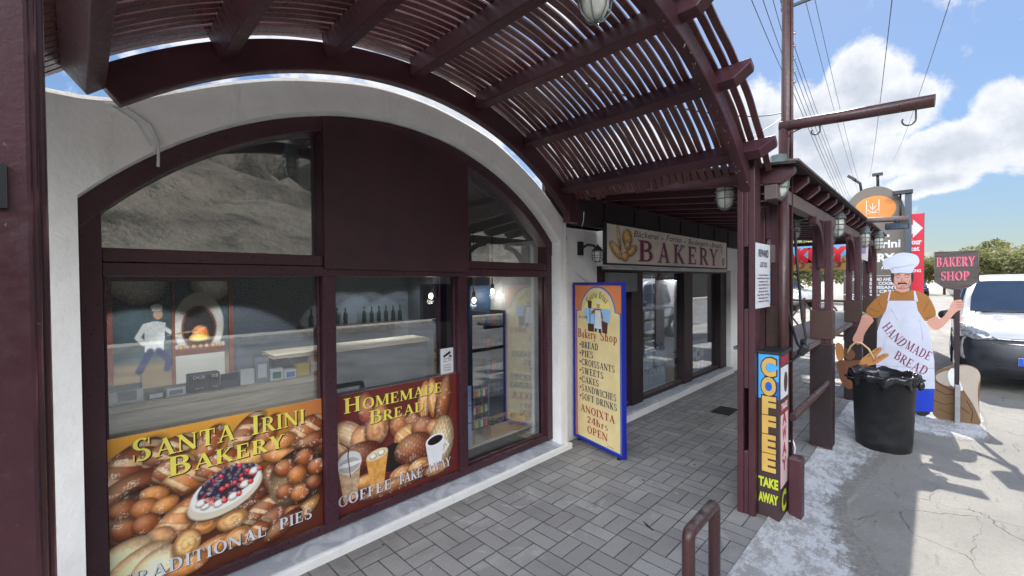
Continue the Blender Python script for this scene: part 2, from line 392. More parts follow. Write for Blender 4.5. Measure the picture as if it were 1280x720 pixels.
    def build(s, name, mats, parent=None, bevel=0, recalc=True, col=None, origin=None):
        """link everything added so far as ONE mesh object; vertices are given in world space"""
        me = bpy.data.meshes.new(name)
        if parent: po = Vector(WORLD[parent.name])
        else: po = Vector((0, 0, 0))
        if origin is None:
            a = np.array(s.v); lo, hi = a.min(0), a.max(0)
            origin = Vector(((lo[0]+hi[0])/2, (lo[1]+hi[1])/2, lo[2]))
        o3 = Vector(origin)
        me.from_pydata([tuple(Vector(v)-o3) for v in s.v], [], s.f)
        mats = mats if isinstance(mats, (list, tuple)) else [mats]
        for m in mats: me.materials.append(m)
        if len(mats) > 1: me.polygons.foreach_set('material_index', s.mi)
        if any(s.sm): me.polygons.foreach_set('use_smooth', s.sm)
        if recalc:
            bm = bmesh.new(); bm.from_mesh(me); bmesh.ops.recalc_face_normals(bm, faces=bm.faces); bm.to_mesh(me); bm.free()
        if col is not None:
            at = me.color_attributes.new('Col', 'FLOAT_COLOR', 'POINT'); at.data.foreach_set('color', np.asarray(col, np.float32).ravel())
        me.update()
        o = bpy.data.objects.new(name, me); COL.objects.link(o)
        if parent: o.parent = parent
        o.location = o3-po; WORLD[o.name] = tuple(o3)
        if bevel:
            b = o.modifiers.new('bevel', 'BEVEL'); b.width = bevel; b.segments = 2; b.limit_method = 'ANGLE'; b.angle_limit = rad(40)
        return o
WORLD = {}
def tag(o, label, cat, group=None):
    o['label'] = label; o['category'] = cat
    if group: o['group'] = group
    return o
def thing(name, label, cat, loc=(0, 0, 0), group=None):
    o = bpy.data.objects.new(name, None); COL.objects.link(o); o.location = loc; WORLD[o.name] = tuple(loc); o.empty_display_size = .1
    return tag(o, label, cat, group)
def kids(o): return [c for c in COL.objects if c.parent == o]
def dup(o, loc, label=None, parent=None, rz=None):
    """a thing, its parts and their sub-parts, copied"""
    c = o.copy(); COL.objects.link(c); c.parent = parent
    if parent is None: c.location = loc
    if rz is not None: c.rotation_euler = (0, 0, rz)
    if label: c['label'] = label
    for k in kids(o): dup(k, None, None, c)
    WORLD[c.name] = tuple(c.location)
    return c
def struct(o): o['kind'] = 'structure'; return o
def stuff(o): o['kind'] = 'stuff'; return o
def gridsheet(name, x0, x1, y0, y1, nx, ny, zf, m):
    b = MB(); xs = np.linspace(x0, x1, nx); ys = np.linspace(y0, y1, ny)
    b.v = [(x, y, zf(x, y)) for x in xs for y in ys]
    b.f = [(i*ny+j, (i+1)*ny+j, (i+1)*ny+j+1, i*ny+j+1) for i in range(nx-1) for j in range(ny-1)]
    b.mi = [0]*len(b.f); b.sm = [True]*len(b.f)
    return b.build(name, m, recalc=False)
def vn(seed):
    """cheap smooth 2D value noise"""
    r = np.random.RandomState(seed); T = r.rand(64, 64)
    def f(x, y):
        x, y = np.asarray(x, float), np.asarray(y, float)
        i, j = np.floor(x).astype(int), np.floor(y).astype(int); a, b = x-i, y-j
        a, b = a*a*(3-2*a), b*b*(3-2*b); i0, i1, j0, j1 = i % 64, (i+1) % 64, j % 64, (j+1) % 64
        return (T[i0, j0]*(1-a)+T[i1, j0]*a)*(1-b)+(T[i0, j1]*(1-a)+T[i1, j1]*a)*b
    return f
N1, N2 = vn(1), vn(2)
def fbm(x, y, o=4):
    s = 0; a = .5
    for k in range(o): s = s+a*N1(x*2**k+7*k, y*2**k+3*k); a *= .5
    return s

# ---------------------------------------------------------------- lettering
# a stroke built roman face with serifs (unit cap height) and Blender's built-in sans
def _q(x0, y0, x1, y1, wd):      # a straight stroke
    dx, dy = x1-x0, y1-y0; L = math.hypot(dx, dy); nx, ny = -dy/L*wd/2, dx/L*wd/2
    return [(x0+nx, y0+ny), (x0-nx, y0-ny), (x1-nx, y1-ny), (x1+nx, y1+ny)]
def _arc(cx, cy, rx, ry, a0, a1, thick, thin, n=14, vert=True):
    out = []
    for i in range(n):
        q = []
        for a in (a0+(a1-a0)*i/n, a0+(a1-a0)*(i+1)/n):
            c, d = math.cos(rad(a)), math.sin(rad(a)); wd = thin+(thick-thin)*abs(c)**1.3
            q.append(((cx+rx*c, cy+ry*d), (cx+(rx-wd)*c, cy+(ry-min(wd, ry*.8))*d)))
        out.append([q[0][0], q[0][1], q[1][1], q[1][0]])
    return out
K, T = .19, .075          # thick, thin
def V(x, y0=0, y1=1, k=K): return [[(x, y0), (x+k, y0), (x+k, y1), (x, y1)]]
def Hh(x0, x1, y, t=T): return [[(x0, y), (x1, y), (x1, y+t), (x0, y+t)]]
def SF(x, y, wd=.36, t=.055): return [[(x-wd/2, y), (x+wd/2, y), (x+wd/2, y+t), (x-wd/2, y+t)]]
def stem(x, y0=0, y1=1, k=K, top=1, bot=1):
    r = V(x, y0, y1, k)
    if bot: r += SF(x+k/2, y0, k+.17)
    if top: r += SF(x+k/2, y1-.055, k+.17)
    return r
G = {
 'A': (.94, lambda: [_q(.15, 0, .47, 1, T), _q(.45, 1, .78, 0, K)]+Hh(.24, .66, .3)+SF(.15, 0, .28)+SF(.78, 0, .36)),
 'B': (.8, lambda: stem(.1)+Hh(.2, .42, .925)+Hh(.2, .45, .5)+Hh(.2, .45, 0)+_arc(.42, .75, .3, .25, -90, 90, K, T)+_arc(.44, .2875, .34, .2875, -90, 90, K, T)),
 'C': (.86, lambda: _arc(.47, .5, .42, .52, 42, 318, K, T, 22)+V(.76, .62, .98, .06)+V(.76, .06, .3, .05)),
 'D': (.9, lambda: stem(.1)+Hh(.2, .45, .925)+Hh(.2, .45, 0)+_arc(.42, .5, .42, .5, -90, 90, K, T, 18)),
 'E': (.76, lambda: stem(.1)+Hh(.2, .66, .925)+Hh(.2, .5, .47)+Hh(.2, .69, 0)+V(.61, .72, 1, .05)+V(.64, 0, .3, .05)+V(.47, .37, .63, .045)),
 'F': (.72, lambda: stem(.1)+Hh(.2, .66, .925)+Hh(.2, .5, .46)+V(.61, .7, 1, .05)+V(.47, .36, .62, .045)),
 'H': (.96, lambda: stem(.1)+stem(.66)+Hh(.2, .7, .47)),
 'I': (.4, lambda: stem(.1)),
 'K': (.9, lambda: stem(.1)+[_q(.24, .38, .7, .97, T), _q(.38, .56, .76, .02, K)]+SF(.7, .945, .3)+SF(.77, 0, .32)),
 'L': (.72, lambda: stem(.1)+Hh(.2, .66, 0)+V(.61, 0, .32, .05)),
 'M': (1.12, lambda: stem(.1, k=.08)+stem(.84, k=K)+[_q(.17, .98, .52, .04, K), _q(.53, .04, .88, .98, T)]),
 'N': (.96, lambda: stem(.1, k=.08, top=0)+stem(.76, k=.08, bot=0)+[_q(.12, .97, .8, .05, K)]+SF(.12, .945, .26)),
 'O': (.94, lambda: _arc(.47, .5, .43, .52, 0, 360, K, T, 30)),
 'P': (.76, lambda: stem(.1)+Hh(.2, .42, .925)+Hh(.2, .42, .42)+_arc(.4, .71, .31, .29, -90, 90, K, T)),
 'R': (.86, lambda: stem(.1)+Hh(.2, .42, .925)+Hh(.2, .42, .46)+_arc(.4, .73, .3, .27, -90, 90, K, T)+[_q(.42, .48, .74, .02, K)]+SF(.77, 0, .24)),
 'S': (.7, lambda: _arc(.35, .74, .29, .28, 50, 270, K*.8, T, 16)+_arc(.35, .26, .3, .28, -130, 90, K*.9, T, 16)+V(.56, .7, .98, .05)+V(.06, .04, .32, .05)),
 'T': (.82, lambda: stem(.315, top=0)+Hh(.05, .77, .925)+V(.05, .68, 1, .05)+V(.72, .68, 1, .05)),
 'W': (1.2, lambda: [_q(.14, 1, .38, 0, K), _q(.38, 0, .6, .95, T), _q(.58, 1, .82, 0, K), _q(.82, 0, 1.06, 1, T)]+SF(.14, .945, .32)+SF(.58, .945, .28)+SF(1.06, .945, .26)),
 'X': (.86, lambda: [_q(.14, 1, .7, 0, K), _q(.7, 1, .16, 0, T)]+SF(.16, .945, .3)+SF(.68, .945, .26)+SF(.16, 0, .26)+SF(.7, 0, .3)),
 'Y': (.86, lambda: [_q(.13, 1, .43, .45, K), _q(.46, .45, .73, 1, T)]+stem(.345, 0, .48, top=0)+SF(.14, .945, .34)+SF(.74, .945, .26)),
 'a': (.56, lambda: _arc(.24, .2, .2, .22, 40, 330, .13, .06)+V(.33, 0, .42, .14)+_arc(.27, .42, .2, .2, 0, 150, .13, .06)),
 'k': (.66, lambda: V(.08, 0, 1, .15)+[_q(.2, .28, .48, .6, .07), _q(.28, .38, .54, 0, .16)]+SF(.15, 0, .28)+SF(.54, 0, .24)+SF(.48, .56, .24)),
 'e': (.54, lambda: _arc(.27, .31, .23, .33, 0, 330, .14, .06, 18)+Hh(.1, .48, .3, .06)),
 'r': (.46, lambda: V(.08, 0, .62, .15)+_arc(.28, .44, .16, .2, 20, 140, .13, .09)+SF(.15, 0, .3)+SF(.1, .565, .16)),
 'y': (.6, lambda: [_q(.1, .62, .3, .05, .14), _q(.5, .62, .24, -.26, .07)]+SF(.1, .565, .28)+SF(.5, .565, .2)+[_q(.08, -.24, .26, -.24, .09)]),
 'h': (.64, lambda: V(.08, 0, 1, .15)+_arc(.32, .38, .22, .26, 0, 150, .15, .07)+V(.4, 0, .4, .14)+SF(.15, 0, .28)+SF(.47, 0, .26)+SF(.1, .945, .16)),
 'o': (.58, lambda: _arc(.29, .31, .25, .33, 0, 360, .14, .06, 22)),
 'p': (.62, lambda: V(.08, -.28, .62, .15)+_arc(.3, .3, .26, .32, -140, 140, .14, .06)+SF(.15, -.28, .28)),
 's': (.46, lambda: _arc(.23, .46, .17, .18, 50, 270, .11, .06, 10)+_arc(.23, .16, .18, .18, -130, 90, .11, .06, 10)),
 'n': (.64, lambda: V(.08, 0, .62, .14)+_arc(.32, .38, .22, .26, 0, 150, .14, .07)+V(.4, 0, .4, .14)+SF(.15, 0, .26)+SF(.47, 0, .24)),
 't': (.42, lambda: V(.12, .05, .85, .14)+Hh(.02, .38, .56, .06)+_arc(.27, .14, .15, .15, 180, 300, .1, .06, 8)),
 'i': (.32, lambda: V(.08, 0, .62, .15)+SF(.15, 0, .26)+SF(.12, .565, .16)+V(.08, .75, .92, .15)),
 '2': (.6, lambda: _arc(.28, .7, .24, .3, -30, 180, .16, .07, 12)+[_q(.45, .58, .08, .06, .11)]+Hh(.05, .52, 0, .13)),
 '4': (.62, lambda: V(.34, 0, 1, .16)+[_q(.38, .98, .06, .3, .08)]+Hh(.02, .58, .24, .09)+SF(.42, 0, .3)),
 '0': (.6, lambda: _arc(.3, .5, .26, .52, 0, 360, .15, .06, 22)),
 ' ': (.4, lambda: []), '-': (.4, lambda: Hh(.05, .35, .4)), '&': (.7, lambda: _arc(.3, .72, .2, .24, 0, 360, .12, .06)+_arc(.32, .26, .28, .28, 0, 360, .14, .06)),
}
FONTC = {}
def sans(s, bold=0.):
    k = (s, bold)
    if k in FONTC: return FONTC[k]
    cu = bpy.data.curves.new('t', 'FONT'); cu.body = s; cu.size = 1; cu.offset = bold; cu.resolution_u = 3
    o = bpy.data.objects.new('t', cu); COL.objects.link(o)
    dg = bpy.context.evaluated_depsgraph_get(); dg.update(); me = bpy.data.meshes.new_from_object(o.evaluated_get(dg))
    vs = [(v.co.x, v.co.y) for v in me.vertices]; fs = [tuple(p.vertices) for p in me.polygons]
    bpy.data.objects.remove(o); bpy.data.curves.remove(cu); bpy.data.meshes.remove(me)
    xs = [v[0] for v in vs] or [0]
    wdt = max(xs); h = .7
    FONTC[k] = ([(x/h, y/h) for x, y in vs], fs, wdt/h); return FONTC[k]
def roman(s, caps=1., fat=0):
    """caps: the small-capital size of every letter but a word's first"""
    vs = []; fs = []; x = 0; z = []; first = True
    for ch in s:
        sz = 1 if first or caps == 1 else caps
        first = ch == ' '
        wd, fn = G.get(ch, G.get(ch.upper(), G[' ']))
        for i, q in enumerate(fn()):
            o = len(vs); vs += [(x+a*sz, b*sz) for a, b in q]; z += [i % 7]*len(q); fs.append(tuple(range(o, o+len(q))))
        x += (wd+.06)*sz
    return vs, fs, x, z
def letter(b, s, O, U, Vv, size, kind='roman', width=None, align='l', caps=1., bold=.0, off=.0015, mi=0, warp=None, slant=0):
    """put a line of lettering on a surface; O start, U along, V up; width squeezes the line to that length"""
    U, Vv, O = Vector(U).normalized(), Vector(Vv).normalized(), Vector(O); N = U.cross(Vv)
    if kind == 'roman': vs, fs, wd, z = roman(s, caps)
    else: vs, fs, wd = sans(s, bold); z = [0]*len(vs)
    kx = size if width is None else width/max(wd, .01)
    ox = {'l': 0, 'c': -wd*kx/2, 'r': -wd*kx}[align]
    out = []
    for (x, y), k in zip(vs, z):
        px, py = ox+x*kx+slant*y*size, y*size
        if warp: px, py = warp(px, py)
        out.append(O+U*px+Vv*py+N*(off+k*.00012))
    # keep the printed side facing out along N
    good = []
    for f in fs:
        a, c, d = (vs[f[0]], vs[f[1]], vs[f[2]])
        ar = sum(vs[f[i]][0]*vs[f[(i+1) % len(f)]][1]-vs[f[(i+1) % len(f)]][0]*vs[f[i]][1] for i in range(len(f)))
        good.append(f if ar > 0 else f[::-1])
    b.add(out, good, mi); return b

# ---------------------------------------------------------------- printed pictures, painted on a grid of coloured points
class Canvas:
    def __init__(s, w, h, res, bgc):
        s.w, s.h = w, h; s.nx, s.ny = int(w/res)+1, int(h/res)+1
        s.x, s.y = np.meshgrid(np.linspace(0, w, s.nx), np.linspace(0, h, s.ny), indexing='ij')
        s.c = np.zeros((s.nx, s.ny, 3)); s.c[:] = bgc
    def put(s, mask, col):
        m = np.clip(mask, 0, 1)[..., None]; s.c = s.c*(1-m)+np.asarray(col)*m
    def ell(s, cx, cy, rx, ry, rot, col, kind='bread', soft=.06, seed=0, edge=None):
        a = rad(rot); dx, dy = s.x-cx, s.y-cy; u = (dx*math.cos(a)+dy*math.sin(a))/rx; v = (-dx*math.sin(a)+dy*math.cos(a))/ry
        r = np.sqrt(u*u+v*v); m = np.clip((1-r)/soft, 0, 1)
        col = np.array(col)
        if kind == 'flat': s.put(m, col); return u, v, m
        lum = np.sqrt(np.clip(1-r*r, 0, 1)); tex = fbm(s.x*70+seed*3.1, s.y*70+seed*1.7)
        hx = np.clip(1-((u+.3)**2+(v-.4)**2), 0, 1)
        tex2 = fbm(s.x*260+seed, s.y*260); k = (.12+.95*lum+.6*hx**2)*(.5+.75*tex+.4*tex2)
        if kind == 'scored':
            st = np.abs(np.sin((u*1.0+v*.3+.05*tex)*5.0*max(1, rx/ry*.5))); sl = np.clip((st-.80)/.12, 0, 1)*np.clip((1-np.abs(v)*1.25)*4, 0, 1); k = k*(1-.25*np.clip((st-.55)/.2, 0, 1)*(1-sl))
        if kind == 'swirl':
            an = np.arctan2(v, u); k = k*(.6+.45*np.abs(np.sin(r*7+an*.5+seed)))
        if kind == 'weave':
            k = k*(.5+.6*np.abs(np.sin(u*22))*np.abs(np.sin(v*9+np.floor(u*22/np.pi)*1.57)))
        rim = np.clip((r-.45)/.55, 0, 1)[..., None]*(.5+tex[..., None]); cb = col*(1-rim*.75)+col*np.array((.5, .33, .22))*rim*.75
        if kind == 'scored': sl = sl*.6; cb = cb*(1-sl[..., None])+np.array((.74, .52, .30))*sl[..., None]
        fl_ = np.clip((fbm(s.x*34+seed*5, s.y*34)-.56)/.1, 0, 1)[..., None]*np.clip((tex2[..., None]-.45)/.1, 0, 1)*.55
        cb = cb*(1-fl_)+np.array((.88, .80, .68))*fl_
        cc = cb*(k*1.25)[..., None]
        cc = cc*(1-.35*hx[..., None]**3)+np.array((.9, .62, .34))*(.35*hx[..., None]**3)
        s.put(np.clip((1.12-np.sqrt((u-.02)**2+(v+.1)**2))/.16, 0, 1)*.55*(1-m), (.012, .004, .002)); s.put(m, cc); return u, v, m
    def poly(s, pts, col, tex=.25, seed=0):
        ins = np.zeros(s.x.shape, bool); n = len(pts)
        for i in range(n):
            (x0, y0), (x1, y1) = pts[i], pts[(i+1) % n]
            c = ((y0 > s.y) != (y1 > s.y)) & (s.x < (x1-x0)*(s.y-y0)/((y1-y0) or 1e-9)+x0); ins ^= c
        t = 1-tex+2*tex*fbm(s.x*50+seed, s.y*50+seed*2); s.put(ins*1., np.array(col)*t[..., None])
    def line(s, pts, wd, col):
        d = np.full(s.x.shape, 9.)
        for (x0, y0), (x1, y1) in zip(pts[:-1], pts[1:]):
            dx, dy = x1-x0, y1-y0; L = dx*dx+dy*dy or 1e-9; t = np.clip(((s.x-x0)*dx+(s.y-y0)*dy)/L, 0, 1)
            d = np.minimum(d, np.hypot(s.x-x0-t*dx, s.y-y0-t*dy))
        s.put(np.clip((wd-d)/(wd*.4), 0, 1), col)
    def build(s, name, O, U, Vv, thick, mats, parent=None):
        """a thin board whose front carries the picture"""
        U, Vv, O = Vector(U).normalized(), Vector(Vv).normalized(), Vector(O); N = U.cross(Vv)
        X = np.array(O)[None, None]+s.x[..., None]*np.array(U)+s.y[..., None]*np.array(Vv)
        b = MB(); nx, ny = s.nx, s.ny; b.v = [tuple(p) for p in X.reshape(-1, 3)]
        i, j = np.meshgrid(np.arange(nx-1), np.arange(ny-1), indexing='ij'); a = (i*ny+j).ravel()
        b.f = [tuple(q) for q in np.stack([a, a+ny, a+ny+1, a+1], 1).tolist()]
        n0 = len(b.v); rim = [O, O+U*s.w, O+U*s.w+Vv*s.h, O+Vv*s.h]; bk = [p-N*thick for p in rim]
        b.v += [tuple(p) for p in rim+bk]
        b.f += [(n0+4, n0+7, n0+6, n0+5)]+[(n0+k, n0+4+k, n0+4+(k+1) % 4, n0+(k+1) % 4) for k in range(4)]
        b.mi = [0]*(len(b.f)-5)+[1]*5; b.sm = [False]*len(b.f)
        col = np.ones((len(b.v), 4)); col[:nx*ny, :3] = np.clip(s.c.reshape(-1, 3), 0, 1)
        return b.build(name, mats, parent, recalc=False, col=col)

# ================================================================ the setting
SLAB = -.08
def fl(v): return float(v)
b = MB(); b.box(-9, 40, .79, 2.6, -.4, 0); struct(b.build('pavement', M['pavers']))
struct(gridsheet('concrete_apron', -9, 40, -1.05, .80, 300, 22, lambda x, y: SLAB+.012*(fl(fbm(x*.9, y*.9+20))-.47), M['concrete']))
b = MB(); b.box(-120, 200, -9.0, -1.04, -.5, -.105); struct(b.build('road', M['asphalt']))
b = MB(); b.box(-120, 200, -9.8, -9.0, -.5, .05); struct(b.build('roadside_verge', M['verge']))
M['dust'] = plain('pale_dusty_ground', (.36, .33, .285), .9, 0, .2, .35, .3, 5)
b = MB(); b.box(-300, 2500, -1500, 1500, -1.2, -.16); struct(b.build('ground', M['dust']))
b = MB(); b.box(10.4, 60, -1.0, 22, -.6, -.074); struct(b.build('parking_ground', M['concrete']))

def wedge(x):
    e = .34+.10*math.sin(x*1.9+.4)+.16*(fl(fbm(x*1.6, 3.3))-.5)
    e -= .24*math.exp(-((x-2.95)/.5)**2)
    return e
def wash(name, x0, x1, n, m):
    b = MB(); ny = 14
    for i in range(n):
        x = x0+(x1-x0)*i/(n-1); e = wedge(x)+.05*(fl(N1(x*9, 1.2))-.5)
        for j in range(ny):
            f = j/(ny-1); y = e+(.795-e)*f
            z = SLAB+.008+(.078)*max(0, (f-.35)/.65)**1.6+.014*(fl(fbm(x*5, y*5))-.45)*(1 if 0 < j < ny-1 else 0)
            if j == 0: z = SLAB-.01
            b.v.append((x, y, z))
    b.f = [(i*ny+j, (i+1)*ny+j, (i+1)*ny+j+1, i*ny+j+1) for i in range(n-1) for j in range(ny-1)]
    b.mi = [0]*len(b.f); b.sm = [True]*len(b.f)
    cc = np.ones((len(b.v), 4)); fr_ = np.tile(np.linspace(0, 1, ny), n); cc[:, :3] = fr_[:, None]
    return struct(b.build(name, m, recalc=False, col=cc))
wash('whitewashed_kerb', .6, 10.2, 260, M['whitewash'])
b = MB(); pts = []
for k in range(60):
    a = 2*math.pi*k/60; c, s_ = math.cos(a), math.sin(a)
    q = (abs(c)**5+abs(s_)**5)**(-1/5)
    rj = 1+.07*(fl(N1(3+c*4, 5+s_*4))-.5)
    pts.append((7.35+1.08*q*c*rj, .03+.47*q*s_*rj))
o0 = len(b.v); b.v.append((7.35, .03, SLAB+.022)); b.v += [(x*.82+7.35*.18, y*.82+.03*.18, SLAB+.02+.008*fl(N1(x*7, y*7))) for x, y in pts]+[(x, y, SLAB-.008) for x, y in pts]
for k in range(60):
    b.f += [(0, 1+k, 1+(k+1) % 60), (1+k, 61+k, 61+(k+1) % 60, 1+(k+1) % 60)]
b.mi = [0]*len(b.f); b.sm = [True]*len(b.f); cc = np.ones((len(b.v), 4)); cc[1:61, :3] = .55; cc[61:, :3] = .0; struct(b.build('whitewashed_patch', M['whitewash'], recalc=True, col=cc))

# the hillside across the road (seen mirrored in the windows) and the hills far off
def mz(x, y):
    d = (-y-14)/120
    ridge = 27+34*fl(fbm(x*.011+5, 2.2, 3))+13*math.exp(-((x+25)/45)**2)-17*math.exp(-((x-32)/26)**2)
    h = ridge*min(1, max(0, d))**.72*1.15
    g = abs(fl(fbm(x*.035+.02*y, y*.02, 5))-.47)
    return -.2+h*(1-.0*g)+(34*(g-.12)+20*(abs(fl(fbm(x*.075+9, y*.05, 5))-.47)*2.2-.18)+12*(fl(fbm(x*.16, y*.16, 5))-.47))*min(1, max(0, d*3))
struct(gridsheet('mountain', -190, 330, -175, -13, 300, 120, mz, M['rock']))
def hz(x, y):
    return -5+60*max(0, fl(fbm(y*.004+1.3, x*.003, 5))-.24)*min(1, max(0, (x-650)/260))*1.55
struct(gridsheet('far_hills', 640, 1300, -900, 1000, 30, 160, hz, M['hill']))

# the dark stone wall on the far side of the road
b = MB(); n = 260
for i in range(n):
    x = -45+95*i/(n-1); h = 2.25+.3*(fl(fbm(x*.8, 9.1))-.4)
    for j, f in enumerate(np.linspace(0, 1, 9)):
        b.v.append((x, -9.85-.35*f+.16*(fl(fbm(x*2.6, f*5+3))-.5), .0+h*f))
    b.v.append((x, -10.9, h+.05)); b.v.append((x, -10.95, -.2))
m_ = 11
b.f = [(i*m_+j, (i+1)*m_+j, (i+1)*m_+j+1, i*m_+j+1) for i in range(n-1) for j in range(m_-1)]; b.mi = [0]*len(b.f); b.sm = [False]*len(b.f)
tag(b.build('stone_wall', M['lava'], recalc=False), 'dark rough lava stone retaining wall across the road, mirrored in the shop windows', 'wall')

# ================================================================ the bakery
CX, CZ = 1.585, .516          # the middle of the arched window's circle
RW = 2.15
bak = thing('bakery_building', 'white stucco bakery with a big arched maroon framed window and a second shop front', 'building', (1.585, 2.5, 0))
def top(x):
    a = math.sqrt(max(0, 2.34**2-(x-1.575)**2))+.508 if abs(x-1.575) < 2.34 else -1
    fl_ = 2.385 if x < 1.5 else 2.14
    k = .06; h = math.log(math.exp(a/k)+math.exp(fl_/k))*k if a > -1 else fl_
    return h+.012*(fl(N1(x*3, 4.4))-.5)
def opn(x): return math.sqrt(RW**2-(x-CX)**2)+CZ
b = MB()
def colwall(x0, x1, n, low, back=2.66, f=2.5):
    xs = np.linspace(x0, x1, n); o = len(b.v)
    for x in xs:
        l, h = low(x), top(x)
        b.v.extend([(x, f, l), (x, f, h-.02), (x, f+.015, h), (x, back, h), (x, back, l)])
    for i in range(n-1):
        for k in range(5): b.f.append((o+5*i+k, o+5*i+(k+1) % 5, o+5*i+5+(k+1) % 5, o+5*i+5+k))
    b.f += [tuple(o+k for k in range(5)), tuple(o+5*(n-1)+k for k in range(5))]
XA, XB = 0.0, 3.17
colwall(-1.6, XA, 10, lambda x: -.05); colwall(XA, XB, 90, opn); colwall(XB, 3.26, 4, lambda x: -.05); colwall(3.2601, 3.98, 12, lambda x: -.05, 2.76, 2.635)
b.mi = [0]*len(b.f); b.sm = [False]*len(b.f)
b.build('arched_wall', M['stucco'], bak, recalc=True)
b = MB(); b.box(3.98, 8.36, 2.5, 2.66, 1.76, 2.14); b.box(7.86, 8.36, 2.5, 2.66, -.05, 1.76)
b.build('shop_wall', M['stucco'], bak, bevel=.008)
# the sill: marble slab on a white step
b = MB(); b.box(-.3, 3.3, 2.47, 2.72, -.05, .05); b.build('step', M['stucco'], bak, bevel=.006)
b = MB(); b.add([(-.05, 2.495, .058), (3.22, 2.495, .058), (3.22, 2.72, .085), (-.05, 2.72, .085), (-.05, 2.495, .03), (3.22, 2.495, .03), (3.22, 2.72, .03), (-.05, 2.72, .03)],
    [(0, 1, 2, 3), (4, 7, 6, 5), (0, 4, 5, 1), (1, 5, 6, 2), (2, 6, 7, 3), (3, 7, 4, 0)]); b.build('sill', M['marble'], bak)
b = MB(); b.box(3.9, 7.9, 2.46, 2.75, -.05, .07); b.build('step', M['stucco'], bak, bevel=.006)
b = MB(); b.box(3.95, 7.87, 2.475, 2.74, .072, .10); b.build('sill', M['marble'], bak)

# the arched window: frame with its panes
FY0, FY1, GY = 2.60, 2.72, 2.685
b = MB()
aL = math.degrees(math.asin((opn(0.0)-CZ)/RW)); 
b.band(CX, CZ, RW-.085, RW-.001, 180-aL+2.6, aL-2.6, FY0, FY1, 74)
zs = opn(0.0)
b.box(0.001, .072, FY0+.003, FY1-.003, .088, zs-.012); b.box(3.095, 3.169, FY0+.003, FY1-.003, .088, zs-.012)
b.box(.072, 3.095, FY0+.012, FY1, .088, .135)
b.box(.072, 3.095, FY0+.004, FY1, 1.64, 1.70); b.box(.072, 3.095, FY0+.010, FY1, 1.703, 1.765)
for x0, x1 in ((1.025, 1.10), (2.055, 2.128)):
    b.box(x0, x1, FY0+.002, FY1, .135, 1.64); b.box(x0, x1, FY0+.002, FY1, 1.765, opn((x0+x1)/2)-.05)
# glazing beads
for x0, x1 in ((.072, 1.025), (1.10, 2.055), (2.128, 3.095)):
    b.box(x0, x0+.012, GY-.035, GY-.006, .135, 1.64); b.box(x1-.012, x1, GY-.035, GY-.006, .135, 1.64); b.box(x0+.012, x1-.012, GY-.035, GY-.006, .135, .15)
aw = b.build('arched_window', M['frame'], bak, bevel=.004)
def pane(x0, x1, z0, z1, name='pane'):
    b = MB(); b.box(x0, x1, GY, GY+.006, z0, z1); return b.build(name, M['glass'], aw)
pane(.06, 1.04, .12, 1.66); pane(1.09, 2.07, .12, 1.66); pane(2.115, 3.11, .12, 1.66)
def archpane(x0, x1):
    n = 24; xs = np.linspace(x0, x1, n); poly = [(x0, 1.75), (x1, 1.75)]+[(x, opn(min(max(x, .03), 3.14))-.04) for x in xs[::-1]]
    b = MB(); b.prism(poly, 'Y', GY, GY+.006); b.build('pane', M['glass'], aw)
archpane(.05, 1.06); archpane(2.1, 3.12)
n = 26; xs = np.linspace(1.03, 2.135, n)
b = MB(); b.prism([(1.03, 1.685), (2.135, 1.675)]+[(x, opn(x)-.012) for x in xs[::-1]], 'Y', FY0-.014, FY0+.001); b.build('blank_panel', M['panel'], aw, bevel=.002)

# rooms behind the glass
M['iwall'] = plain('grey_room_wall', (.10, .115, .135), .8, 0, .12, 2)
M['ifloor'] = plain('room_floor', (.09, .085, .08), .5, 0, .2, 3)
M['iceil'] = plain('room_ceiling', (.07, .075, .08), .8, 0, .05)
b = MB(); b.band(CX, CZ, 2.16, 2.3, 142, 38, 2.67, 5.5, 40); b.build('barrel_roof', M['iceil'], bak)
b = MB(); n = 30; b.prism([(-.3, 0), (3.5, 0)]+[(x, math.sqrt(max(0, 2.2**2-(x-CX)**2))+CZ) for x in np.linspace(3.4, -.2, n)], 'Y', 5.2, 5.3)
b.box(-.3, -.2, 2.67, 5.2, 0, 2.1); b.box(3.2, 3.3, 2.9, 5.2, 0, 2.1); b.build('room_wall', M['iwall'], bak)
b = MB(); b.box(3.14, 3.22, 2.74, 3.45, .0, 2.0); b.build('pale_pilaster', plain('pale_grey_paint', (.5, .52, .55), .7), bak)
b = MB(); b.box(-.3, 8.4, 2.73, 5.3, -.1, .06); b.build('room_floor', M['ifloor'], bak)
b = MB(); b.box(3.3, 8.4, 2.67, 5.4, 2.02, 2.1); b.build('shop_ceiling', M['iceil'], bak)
b = MB(); b.box(3.9, 8.4, 5.2, 5.3, .06, 2.02); b.box(3.85, 3.95, 2.72, 5.2, .06, 2.02); b.box(8.3, 8.4, 2.66, 5.3, -.1, 2.02); b.build('shop_room_wall', M['iwall'], bak)

